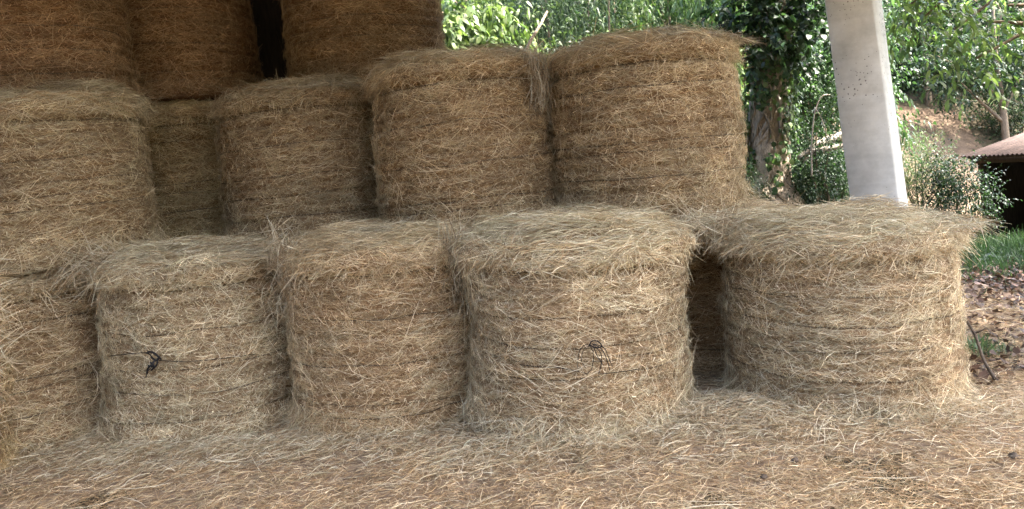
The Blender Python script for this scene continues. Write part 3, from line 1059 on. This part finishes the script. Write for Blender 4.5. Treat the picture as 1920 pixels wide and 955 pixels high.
GREENS = {'bright': [(0.092, 0.155, 0.045), (0.13, 0.20, 0.065), (0.065, 0.125, 0.036)],
          'mid': [(0.036, 0.078, 0.028), (0.052, 0.098, 0.036), (0.028, 0.062, 0.024)],
          'dark': [(0.018, 0.042, 0.018), (0.028, 0.058, 0.024), (0.014, 0.032, 0.014)],
          'grey': [(0.075, 0.115, 0.052), (0.10, 0.145, 0.07), (0.056, 0.092, 0.042)],
          'yellow': [(0.10, 0.15, 0.040), (0.135, 0.185, 0.055), (0.065, 0.115, 0.03)]}


for _k in GREENS:
    GREENS[_k] = [tuple(0.82 * c + 0.18 * (0.3 * g3[0] + 0.6 * g3[1] + 0.1 * g3[2]) for c in g3) for g3 in GREENS[_k]]


def crown_mesh(name, lobes, ntwig, nleaf, L, W, green, seed, droop=0.4, twig=0.35, shell=0.55, curl=0.15):
    """lobes: (cx,cy,cz,rx,ry,rz); leaves along many small twigs spread through the lobes"""
    r = np.random.default_rng(seed)
    lob = np.array(lobes, float)
    vol = lob[:, 3] * lob[:, 4] * lob[:, 5]
    k = r.choice(len(lob), ntwig, p=vol ** 0.7 / (vol ** 0.7).sum())
    d = unit(r.normal(0, 1, (ntwig, 3)))
    q = shell + (1 - shell) * r.random(ntwig)
    q *= 1 + 0.25 * vnoise(d * 2.5 + k[:, None], seed)
    C = lob[k, :3] + d * lob[k, 3:6] * q[:, None]
    td = unit(d * 0.8 + r.normal(0, 0.6, (ntwig, 3)) + np.array([[0, 0, 0.15 - droop]]))
    idx = np.repeat(np.arange(ntwig), nleaf)
    n = len(idx)
    s = np.tile(np.linspace(0, 1, nleaf), ntwig)
    tl = twig * r.uniform(0.6, 1.3, ntwig)
    P = C[idx] + td[idx] * (tl[idx] * s)[:, None] + np.array([[0, 0, -1.0]]) * (droop * 0.35 * tl[idx] * s ** 2)[:, None]
    side = unit(np.cross(td, np.array([[0.1, 0.2, 1.0]])))
    sg = np.tile(np.where(np.arange(nleaf) % 2, 1.0, -1.0), ntwig)
    D = td[idx] * 0.6 + side[idx] * sg[:, None] * r.uniform(0.5, 1.1, n)[:, None] + r.normal(0, 0.3, (n, 3)) + np.array([[0, 0, -droop * 0.7]])
    U = unit(np.array([[0, 0, 1.0]]) + r.normal(0, 0.45, (n, 3)))
    pal = np.array(GREENS[green])
    col = pal[r.integers(0, len(pal), n)] * r.lognormal(0, 0.22, n)[:, None] * r.lognormal(0, 0.18, ntwig)[idx][:, None]
    Ls = L * r.uniform(0.6, 1.25, n)
    V, Q, T, Cc = leaves(P, D, U, Ls, Ls * W, col, curl)
    return np_mesh(name, V, Q, T, Cc)


def stems_mesh(name, base, tips, r0, r1, seed, wob=0.08, sides=6):
    rr = random.Random(seed)
    lst = []
    for tip in tips:
        a, b = Vector(base), Vector(tip)
        pts = [a]
        for k in range(1, 4):
            f = k / 4
            p = a.lerp(b, f)
            p += Vector((rr.uniform(-1, 1), rr.uniform(-1, 1), rr.uniform(-.5, .5))) * wob * (b - a).length
            pts.append(p)
        pts.append(b)
        pts = smooth_path(pts, 4)
        lst.append(tube(pts, [r0 + (r1 - r0) * i / (len(pts) - 1) for i in range(len(pts))], sides))
    return np_mesh(name, *join_tubes(lst), smooth=True)


# shrub prototypes (base at the origin)
def shrub_proto(green, seed, h=1.6, wd=0.9, L=0.075, W=0.5, ntw=420, nl=9, droop=0.3):
    rr = random.Random(seed)
    lobes = []
    for k in range(7):
        a = rr.uniform(0, 6.28)
        q = rr.uniform(0.15, 0.62) * wd
        z = rr.uniform(0.32, 0.82) * h
        s = rr.uniform(0.32, 0.5) * wd
        lobes.append((q * math.cos(a), q * math.sin(a), z, s, s, s * rr.uniform(.7, 1.1)))
    lobes.append((0, 0, h * .35, wd * .7, wd * .7, h * .35))
    cm = crown_mesh('foliage', lobes, ntw, nl, L, W, green, seed, droop, 0.30, 0.35)
    sm = stems_mesh('stems', (0, 0, -0.15), [(l[0], l[1], l[2]) for l in lobes], 0.03, 0.008, seed)
    return cm, sm


PROTO = {'bright': shrub_proto('bright', 1, L=.062, W=.42, ntw=850), 'mid': shrub_proto('mid', 2, L=.052, ntw=850), 'dark': shrub_proto('dark', 3, L=.058, W=.6, ntw=800),
         'grey': shrub_proto('grey', 4, L=.055, W=.26, ntw=900, nl=10, droop=.15), 'mid2': shrub_proto('mid', 6, L=.062, W=.5, ntw=800),
         'dark2': shrub_proto('dark', 8, L=.05, W=.55, ntw=850), 'light': shrub_proto('yellow', 9, L=.06, W=.36, ntw=850, droop=.4)}


def shrub(px, py, Y, kind, s, label, rot=0, sz=1.0, group='shrubs behind the barn'):
    """px, py: middle of the shrub in the picture"""
    c = at(px, py, Y)
    gz = float(land_h([c.x], [Y])[0])
    hgt = max((c.z - gz) / (0.55 * 1.6), 0.35)
    M = Matrix.Translation((c.x, Y, gz)) @ Matrix.Rotation(rad(rot), 4, 'Z') @ Matrix.Diagonal((max(s, .5 * hgt), max(s, .5 * hgt), hgt * sz, 1))
    t = thing('shrub', label, 'shrub', group, M)
    link('foliage', PROTO[kind][0], M_LEAF, t)
    link('stems', PROTO[kind][1], M_BARK, t)


SH = [
    (1060, 60, 10.6, 'grey', 1.05, 'feathery light green shrub above the gap between the two right middle-tier bales', 10),
    (985, 75, 11.3, 'grey', 0.9, 'grey green thin-leaved shrub behind the leaning bleached branch', 140),
    (1150, 50, 11.6, 'light', 1.25, 'bright green shrub behind the left top edge of the right-end brown bale', 60),
    (1265, 40, 12.0, 'bright', 1.3, 'sunny green shrub rising over the middle of the right-end brown bale', 200),
    (1345, 50, 11.2, 'bright', 1.1, 'leafy shrub between the right-end brown bale and the ivy tree', 310),
    (890, 60, 10.6, 'light', 1.0, 'green shrub low behind the large-leaved sapling', 90),
    (1395, 250, 10.3, 'mid', 0.75, 'narrow green shrub squeezed between the brown bale and the ivy trunk', 40),
    (1535, 305, 9.6, 'dark2', 0.7, 'dark green shrub at the right foot of the ivy trunk', 70),
    (1575, 310, 10.0, 'mid', 0.8, 'green shrub just left of the concrete pillar low down', 150),
    (1545, 170, 11.4, 'mid2', 1.0, 'leafy green shrub between the ivy trunk and the pillar', 220),
    (1580, 80, 12.6, 'mid', 1.2, 'tall shrub directly behind the left edge of the pillar', 280),
    (1425, 375, 9.4, 'dark2', 0.40, 'low dark shrub covering the foot of the ivy trunk', 15),
    (1730, 345, 11.5, 'grey', 0.5, 'grey green weeds on the slope right of the pillar', 35),
    (1800, 365, 11.0, 'dark', 0.65, 'dark bush at the left corner of the low shed', 100),
    (1885, 205, 18.6, 'dark2', 1.0, 'dark shrub on the bank above the shed roof', 250),
    (1725, 110, 20.3, 'dark', 1.7, 'dark green bush at the top of the slope beside the pillar', 20),
    (1800, 90, 21.0, 'dark2', 2.0, 'dark bushy thicket under the hanging bright leaves', 300),
    (1900, 110, 21.5, 'dark2', 2.2, 'dark thicket at the right edge high above the shed', 75),
    (1700, 60, 21.8, 'dark', 1.9, 'dark thicket close to the right side of the pillar top', 165),
    (1440, 60, 14.5, 'mid', 1.9, 'green thicket far behind the ivy tree', 265),
    (1200, 20, 15.5, 'dark', 2.0, 'dark thicket in shade above the right-end brown bale', 5),
    (1000, 15, 15.0, 'mid2', 2.0, 'green thicket far behind the leaning bleached branch', 45),
]
for (px, py, Y, k, s, lb, rt) in SH:
    shrub(px, py, Y, k, s, lb, rt)


# trees
def tree(name, label, base, h, r0, lobes, kind, seed, ntw, nl=10, L=.11, W=.45, droop=.4, lean=(0, 0), cat='tree', bark=M_BARK, twig=.5, group=None):
    t = thing(name, label, cat, group, Matrix.Translation(base))
    pts = smooth_path([(0, 0, -.2), (lean[0] * .3 + .03, lean[1] * .3, h * .3), (lean[0] * .7 - .04, lean[1] * .7, h * .65), (lean[0], lean[1], h)], 5)
    rd = [r0 * (1.25 if i == 0 else 1) * (1 - 0.7 * i / (len(pts) - 1)) for i in range(len(pts))]
    lst = [tube(pts, rd, 10)]
    rr = random.Random(seed)
    for l in lobes:
        k = rr.randrange(len(pts) // 3, len(pts))
        a = pts[k]
        b = Vector(l[:3])
        mid = a.lerp(b, .5) + Vector((rr.uniform(-.2, .2), rr.uniform(-.2, .2), rr.uniform(0, .3)))
        pp = smooth_path([a, mid, b], 5)
        lst.append(tube(pp, [rd[k] * .55 * (1 - .85 * i / (len(pp) - 1)) + .006 for i in range(len(pp))], 6))
    link('trunk', np_mesh('trunk', *join_tubes(lst), smooth=True), bark, t)
    link('crown', crown_mesh('crown', lobes, ntw, nl, L, W, kind, seed, droop, twig, .3), M_LEAF, t)
    return t


def gp(px, Y):
    """foot of a tree on the land below a picture column"""
    X = x_for(px, Y, 1.0)
    z = float(land_h([X], [Y])[0])
    return Vector((x_for(px, Y, z), Y, z))


b = gp(850, 9.9)
tree('sapling', 'young tree with large bright drooping leaves behind the top-tier bale', b, 3.4, .05,
     [(-.35, 0, 2.0, .5, .5, .5), (.25, .1, 2.4, .55, .5, .5), (-.1, .1, 3.0, .6, .6, .5), (.5, 0, 3.1, .5, .5, .45), (-.7, .2, 2.8, .5, .5, .5), (.75, .1, 2.1, .4, .4, .35)],
     'yellow', 51, 420, 9, .17, .40, .75)
b = gp(1230, 14.0)
tree('broadleaf_tree', 'leafy tree in shade high behind the right-end brown bale', b, 6.0, .12,
     [(-1.2, 0, 1.6, 1.3, 1.2, 1.0), (0.8, .3, 2.2, 1.4, 1.2, 1.1), (0, 0, 3.2, 1.6, 1.4, 1.1), (1.9, 0, 1.2, 1.1, 1.0, .9), (-2.0, .2, 2.6, 1.2, 1.1, 1.0)], 'mid', 52, 1300, 10, .12, .48, .4)
b = gp(960, 16.5)
tree('broadleaf_tree', 'sunny broadleaf tree rising behind the feathery shrubs', b, 6.5, .14,
     [(-1.4, 0, 1.2, 1.4, 1.2, 1.0), (1.0, .3, 1.6, 1.5, 1.2, 1.1), (0, 0, 3.0, 1.7, 1.4, 1.2), (2.0, 0, 2.8, 1.3, 1.2, 1.0), (-2.4, .2, 2.8, 1.3, 1.2, 1.0)], 'bright', 53, 1300, 10, .12, .48, .35)
b = gp(1780, 20.5)
tree('broadleaf_tree', 'large dark broadleaf tree filling the upper right behind the pillar', b, 7.5, .2,
     [(-2.4, 0, 0.7, 1.7, 1.5, 1.2), (0, -.4, 1.3, 1.9, 1.5, 1.3), (2.2, 0, 0.9, 1.8, 1.5, 1.2), (-1.2, .3, 2.7, 2.0, 1.6, 1.4), (1.6, .2, 2.9, 2.0, 1.6, 1.4), (3.6, .2, 2.5, 1.6, 1.5, 1.3), (-3.6, 0, 2.3, 1.6, 1.4, 1.3)], 'dark', 54, 2200, 10, .15, .45, .45)
b = gp(1420, 18.0)
tree('broadleaf_tree', 'green tree far behind the ivy trunk', b, 7.0, .16,
     [(-1.6, 0, 1.4, 1.5, 1.3, 1.1), (1.2, .3, 1.8, 1.6, 1.3, 1.2), (0, 0, 3.4, 1.8, 1.5, 1.3), (2.4, 0, 3.2, 1.4, 1.2, 1.1)], 'mid', 55, 1300, 10, .13, .48, .4)
b = gp(1890, 17.6)
tree('broadleaf_tree', 'dark green tree at the right edge above the shed roof', b, 4.2, .10,
     [(-.9, 0, 2.3, .8, .7, .5), (.5, .2, 2.4, .9, .8, .6), (0, 0, 3.0, 1.1, .9, .8), (-1.3, .2, 3.0, .8, .8, .7), (1.4, .1, 3.2, .9, .8, .8)], 'dark', 57, 900, 10, .10, .45, .45)
b = gp(1740, 19.4)
tree('broadleaf_tree', 'dark leafy tree at the top of the bare bank right of the pillar', b, 4.2, .10,
     [(-.9, 0, 2.0, .9, .8, .6), (.7, .2, 2.2, 1.0, .8, .6), (0, 0, 2.6, 1.2, 1.0, .8), (1.7, .1, 2.4, .9, .8, .8), (-1.6, .1, 2.6, .9, .8, .8)], 'dark', 58, 1000, 10, .10, .45, .45)
# tree at the right whose branch hangs in from above
b = Vector((8.6, 9.2, float(land_h([8.6], [9.2])[0])))
hl = []
for (px, py, Y, s) in ((1735, 30, 8.6, .30), (1790, 55, 8.6, .33), (1830, 110, 8.7, .28), (1700, 15, 8.6, .25), (1770, 5, 8.7, .35), (1850, 40, 8.8, .3), (1690, -30, 8.8, .35), (1890, 10, 8.9, .4)):
    p = at(px, py, Y) - b
    hl.append((p.x, p.y, p.z, s, s, s))
hl += [(-.6, -.8, 4.6, 1.2, 1.1, .9), (.5, .2, 5.4, 1.5, 1.5, 1.1), (-1.4, -2.6, 5.2, 1.2, 1.2, .9), (.8, -2.0, 5.0, 1.4, 1.3, 1.0), (1.2, -3.8, 5.6, 1.4, 1.4, 1.0), (-.4, -4.6, 5.8, 1.3, 1.3, .9), (-1.0, -3.6, 4.9, 1.2, 1.2, .8), (.2, -5.6, 5.2, 1.3, 1.3, .9), (-1.6, -5.4, 5.4, 1.2, 1.2, .8), (1.6, -1.2, 5.6, 1.4, 1.4, 1.0)]  # unseen crown lobes added to shade the ground at the right
tree('chestnut_tree', 'tree whose bright drooping leaves hang into the upper right corner', b, 5.6, .16, hl, 'yellow', 56, 2600, 9, .13, .36, .8, lean=(-.4, -.8))

# ivy-clad tree
IB = at(1440, 372, 9.8)
IB.z = float(land_h([IB.x], [9.8])[0])


def ivy_tree():
    t = thing('ivy_tree', 'thick tree trunk clad in ivy with dark hanging foliage left of the pillar', 'tree', None, Matrix.Translation(IB))
    inv = Vector(IB)
    cl = [at(1440, 400, 9.8), at(1438, 330, 9.8), at(1442, 250, 9.8), at(1446, 150, 9.85), at(1450, 40, 9.9), at(1452, -90, 10.0), at(1455, -260, 10.1)]
    cl = smooth_path([p - inv for p in cl], 5)
    rd = []
    for i, p in enumerate(cl):
        f = i / (len(cl) - 1)
        rd.append(0.28 * (1 - 0.35 * f) + 0.20 * math.exp(-(f / 0.10) ** 2))
    v, q, tt = tube(cl, rd, 22)
    v = v + (0.05 * fbm(v * np.array([[4, 4, 1.2]]), 61))[:, None] * unit(v - np.array([[cl[8].x, cl[8].y, 0]]) * np.array([[1, 1, 0]]) - v * np.array([[0, 0, 1]]))
    link('trunk', np_mesh('trunk', v, q, tt, smooth=True), M_BARK2, t)
    # ivy stems creeping up the trunk
    rr = random.Random(5)
    for k in range(46):
        a0 = rr.uniform(0, 2 * math.pi)
        pts = []
        n = rr.randrange(10, len(cl) - 8)
        for i in range(0, n):
            a0 += rr.uniform(-.38, .38)
            c = cl[i]
            R = rd[i] + 0.015
            if i == 0:
                R += 0.15
            pts.append(c + Vector((math.cos(a0) * R, math.sin(a0) * R, 0)))
        if len(pts) > 3:
            vv = tube(pts, [0.016 * rr.uniform(.5, 1.5)] * len(pts), 5)
            link('ivy_stem', np_mesh('ivy_stem', *vv, smooth=True), (M_PALE, M_BARK2, M_BARK)[k % 3], t)
    # ivy leaves on the trunk
    r = np.random.default_rng(8)
    n = 5200
    f = r.random(n) ** 0.8
    i = np.clip((f * (len(cl) - 1)).astype(int), 0, len(cl) - 1)
    c = np.array([tuple(p) for p in cl])[i]
    a = r.uniform(0, 2 * np.pi, n)
    keep = (fbm(np.stack([np.cos(a) * 1.6, np.sin(a) * 1.6, c[:, 2] * 1.6], 1), 12) + (c[:, 2] - 1.5) * 0.9) > -0.2
    c, a, i = c[keep], a[keep], i[keep]
    n = len(c)
    nor = np.stack([np.cos(a), np.sin(a), 0 * a], 1)
    P = c + nor * (np.array(rd)[i] + r.uniform(0.02, 0.12, n))[:, None] + np.stack([0 * a, 0 * a, r.normal(0, .06, n)], 1)
    D = np.array([[0, 0, -0.7]]) + nor * 0.35 + r.normal(0, .45, (n, 3))
    pal = np.array(GREENS['mid'] + GREENS['bright'])
    Ls = r.uniform(.045, .10, n)
    V, Q, T, C = leaves(P, D, unit(nor + r.normal(0, .3, (n, 3))), Ls, Ls * .85, pal[r.integers(0, 6, n)] * r.lognormal(0, .2, n)[:, None])
    link('ivy', np_mesh('ivy', V, Q, T, C), M_LEAF, t, 'stuff')
    lob = []
    for (px, py, Y, s) in ((1400, 20, 9.5, .30), (1385, 70, 9.5, .20), (1440, 60, 9.4, .34), (1490, 40, 9.5, .34), (1530, 20, 9.6, .30), (1500, 95, 9.5, .24), (1420, 115, 9.5, .22),
                            (1370, 10, 9.6, .26), (1545, 70, 9.7, .20), (1480, -30, 9.6, .5), (1400, -60, 9.7, .5), (1550, -60, 9.9, .5)):
        p = at(px, py, Y) - inv
        lob.append((p.x, p.y, p.z, s, s, s))
    lob += [(-1.0, .8, 5.4, 1.1, .9, .8), (-.4, 1.0, 6.4, 1.3, 1.1, 1.0)]
    link('crown', crown_mesh('crown', lob, 900, 10, .095, .72, 'dark', 66, .6, .26, .3), M_LEAF, t)


ivy_tree()


# bare and fallen branches
def branch(name, label, pix, r0, r1, mat, cat='branch', extra=()):
    pts = smooth_path([at(*p) for p in pix], 6)
    lst = [tube(pts, [r0 + (r1 - r0) * i / (len(pts) - 1) for i in range(len(pts))], 8)]
    for e in extra:
        pp = smooth_path([at(*p) for p in e], 6)
        lst.append(tube(pp, [r1 * 1.1 * (1 - .6 * i / (len(pp) - 1)) for i in range(len(pp))], 6))
    o = link(name, np_mesh(name, *join_tubes(lst), smooth=True), mat)
    return tag(o, label, cat)


branch('leaning_branch', 'bleached bare branch leaning up out of the shrubs behind the middle tier', [(975, 125, 8.7), (992, 82, 8.75), (1010, 52, 8.8), (1026, 22, 8.9)], .024, .015, M_BARK2)
branch('arched_branch', 'thin pale arched branch between the ivy trunk and the pillar', [(1522, 330, 9.0), (1522, 270, 9.0), (1527, 215, 9.0), (1540, 182, 9.05), (1556, 178, 9.1)], .010, .006, M_PALE,
       extra=[[(1530, 205, 9.0), (1540, 222, 9.0), (1548, 245, 9.05), (1550, 265, 9.1)]])
branch('fallen_log', 'grey fallen log lying behind the pillar near the arched branch', [(1500, 300, 9.5), (1535, 272, 9.5), (1575, 255, 9.6), (1640, 240, 9.8)], .06, .045, M_PALE, 'log',
       extra=[[(1520, 285, 9.45), (1560, 278, 9.4), (1600, 268, 9.4)]])


def stick():
    p0 = at(1866, 716, 4.62)
    p0.z = 0.02
    p1 = at(1803, 588, 5.0)
    d = (p0 - p1)
    pts = smooth_path([p1 - d * 0.25, p1, p1.lerp(p0, .35) + Vector((.012, 0, .01)), p1.lerp(p0, .7) + Vector((-.008, 0, 0)), p0], 5)
    n = len(pts)
    lst = [tube(pts, [.007 + .004 * i / n for i in range(n)], 7)]
    q = pts[n // 2]
    lst.append(tube([q, q + Vector((.06, -.02, .03)), q + Vector((.10, -.02, .02))], [.006, .005, .003], 5))
    o = link('stick', np_mesh('stick', *join_tubes(lst), smooth=True), M_STICK)
    tag(o, 'dark thin stick leaning against the right side of the shaggy pale bale', 'stick')


stick()


# ------------------------------------------------------------------ low shed with clay tiles at the right
def shed():
    corner = at(1826, 297, 13.4)                     # left end of the eave
    gz = -0.45
    t = thing('shed', 'low open shed with dark inside and brown corrugated roof at the right edge', 'shed', None,
              Matrix.Translation((corner.x, corner.y, gz)) @ Matrix.Rotation(rad(-70), 4, 'Z'))
    eh = corner.z - gz                               # eave height
    Wd, Dp, sl = 3.4, 2.6, 0.19                      # along eave, depth, slope
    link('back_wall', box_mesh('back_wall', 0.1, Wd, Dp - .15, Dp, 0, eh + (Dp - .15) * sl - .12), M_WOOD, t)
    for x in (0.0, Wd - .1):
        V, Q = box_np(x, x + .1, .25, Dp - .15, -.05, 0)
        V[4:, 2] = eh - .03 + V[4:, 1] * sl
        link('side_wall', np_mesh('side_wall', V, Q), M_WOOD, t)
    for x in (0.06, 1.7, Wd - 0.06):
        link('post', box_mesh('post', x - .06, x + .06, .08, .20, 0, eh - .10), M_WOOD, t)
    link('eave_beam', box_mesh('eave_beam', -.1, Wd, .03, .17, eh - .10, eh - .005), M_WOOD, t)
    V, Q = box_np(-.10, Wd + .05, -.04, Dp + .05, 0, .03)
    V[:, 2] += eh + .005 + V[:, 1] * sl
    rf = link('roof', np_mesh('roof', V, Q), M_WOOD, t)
    # one corrugated sheet, shared
    n = 43
    u = np.linspace(0, .86, n)
    rows = []
    for dz in (0.0, 0.007):
        for y in (-.14, Dp + .1):
            rows.append(np.stack([u, 0 * u + y, .05 + dz + .020 * np.sin(u / .0782 * 2 * np.pi) + y * sl], 1))
    V = np.concatenate(rows)
    Q = []
    for i in range(n - 1):
        Q += [(n + i, n + i + 1, i + 1, i), (2 * n + i, 2 * n + i + 1, 3 * n + i + 1, 3 * n + i), (i, i + 1, 2 * n + i + 1, 2 * n + i), (3 * n + i, 3 * n + i + 1, n + i + 1, n + i)]
    sm = np_mesh('roof_sheet', V, Q)
    rr = random.Random(3)
    for k in range(4):
        o = link('roof_sheet', sm, M_TILE, rf)
        o.location = (-.14 + k * .863, rr.uniform(-.03, .03), eh + .012 + .004 * (k % 2))


shed()


# ------------------------------------------------------------------ ground cover outside
def undergrowth():
    r = np.random.default_rng(31)
    n = 70000
    Y = 8.8 + 20 * r.random(n) ** 1.3
    X = r.uniform(-0.25, 0.95, n) * Y
    # keep the bare earth bank and the shed clear
    onbank = (X > 5.2) & (X < 11.3) & (Y > 14.2) & (Y < 19.5)
    shed_ = (X > 7.6) & (X < 13.5) & (Y > 10.0) & (Y < 17)
    keep = ~shed_ & (~onbank | (r.random(n) < .04)) & ~((X > 4.0) & (Y < 8.9))
    X, Y = X[keep], Y[keep]
    n = len(X)
    Z = land_h(X, Y) + r.random(n) ** 1.5 * (0.55 + 0.5 * sstep(18, 22, Y) - 0.35 * sstep(4.5, 5.5, X) * (1 - sstep(17, 19, Y))) * (0.5 + vnoise(np.stack([X, Y, X * 0], 1), 3) * .5)
    P = np.stack([X, Y, Z], 1)
    D = r.normal(0, 1, (n, 3)) * np.array([[1, 1, .5]])
    U = unit(np.array([[0, -.3, 1.0]]) + r.normal(0, .5, (n, 3)))
    pal = np.array(GREENS['mid'] + GREENS['grey'] + GREENS['dark'] + GREENS['bright'])
    col = pal[r.integers(0, len(pal), n)] * r.lognormal(0, .2, n)[:, None]
    rt = X > 4.5                                  # ivy and bramble on the right slope
    col[rt] = np.array(GREENS['dark'] + GREENS['mid'])[r.integers(0, 6, rt.sum())] * 1.1
    Ls = r.uniform(.07, .17, n) * np.where(rt, .75, 1)
    V, Q, T, C = leaves(P, D, U, Ls, Ls * r.uniform(.3, .6, n), col)
    o = link('undergrowth', np_mesh('undergrowth', V, Q, T, C), M_LEAF, kind='stuff')
    tag(o, 'leafy undergrowth covering the slopes behind the barn', 'undergrowth')


undergrowth()


def blades(name, label, regions, seed, pal='bright', mat=None):
    r = np.random.default_rng(seed)
    parts = []
    for (px, py, Y0, n, sx, sy, h) in regions:
        c = at(px, py, Y0)
        X = c.x + r.normal(0, sx, n)
        Y = Y0 + r.normal(0, sy, n)
        Z = land_h(X, Y)
        Ln = h * r.uniform(.5, 1.3, n)
        D = np.stack([r.normal(0, .35, n), r.normal(0, .35, n), np.ones(n)], 1)
        N = unit(r.normal(0, 1, (n, 3)) * np.array([[1, 1, .1]]))
        P = np.stack([X, Y, Z], 1) + unit(D) * (Ln * .48)[:, None]
        bend = r.normal(0, 1, (n, 3)) * (Ln * .14)[:, None] - np.array([[0, 0, .06]]) * Ln[:, None]
        pl = np.array(GREENS[pal])
        col = pl[r.integers(0, len(pl), n)] * r.lognormal(0, .25, n)[:, None]
        parts.append(ribbons(P, D, N, Ln, r.uniform(.006, .012, n), bend, col, 2, .8, r))
    V, Q, C = join(parts)
    o = link(name, np_mesh(name, V, Q, col=C), M_GRASS, kind='stuff')
    return tag(o, label, 'grass')


blades('grass', 'sunny green grass in front of the low shed', [(1880, 450, 9.2, 5200, 1.1, .8, .16), (1900, 425, 10.6, 3800, 1.2, .7, .2), (1835, 400, 10.4, 2500, .5, .6, .25)], 41, 'mid')
blades('weeds', 'small tuft of green weeds beside the stick at the foot of the shaggy pale bale', [(1822, 655, 5.35, 220, .10, .12, .12), (1850, 665, 5.3, 140, .12, .10, .07)], 42, 'grey')


def leaf_litter():
    r = np.random.default_rng(43)
    n = 9000
    Y = r.uniform(4.6, 9.2, n)
    X = np.clip(Y * .60, 3.0, 9) - .4 + r.random(n) * 2.8
    Z = land_h(X, Y) + .012 + r.random(n) ** 2 * .05
    a = r.uniform(0, 6.28, n)
    D = np.stack([np.cos(a), np.sin(a), r.normal(0, .25, n)], 1)
    U = unit(np.array([[0, 0, 1.0]]) + r.normal(0, .4, (n, 3)))
    pal = np.array([(.30, .19, .13), (.20, .12, .075), (.40, .28, .21), (.13, .08, .05), (.34, .24, .15), (.10, .065, .042)])
    col = 0.34 * pal[r.integers(0, 6, n)] * np.array([[1.1, .95, .85]]) * r.lognormal(0, .25, n)[:, None]
    Ls = r.uniform(.03, .085, n)
    V, Q, T, C = leaves(np.stack([X, Y, Z], 1), D, U, Ls, Ls * r.uniform(.4, .8, n), col, -.2)
    o = link('leaf_litter', np_mesh('leaf_litter', V, Q, T, C), M_DEAD, kind='stuff')
    tag(o, 'brown fallen leaves covering the ground right of the shaggy pale bale', 'leaf litter')


leaf_litter()
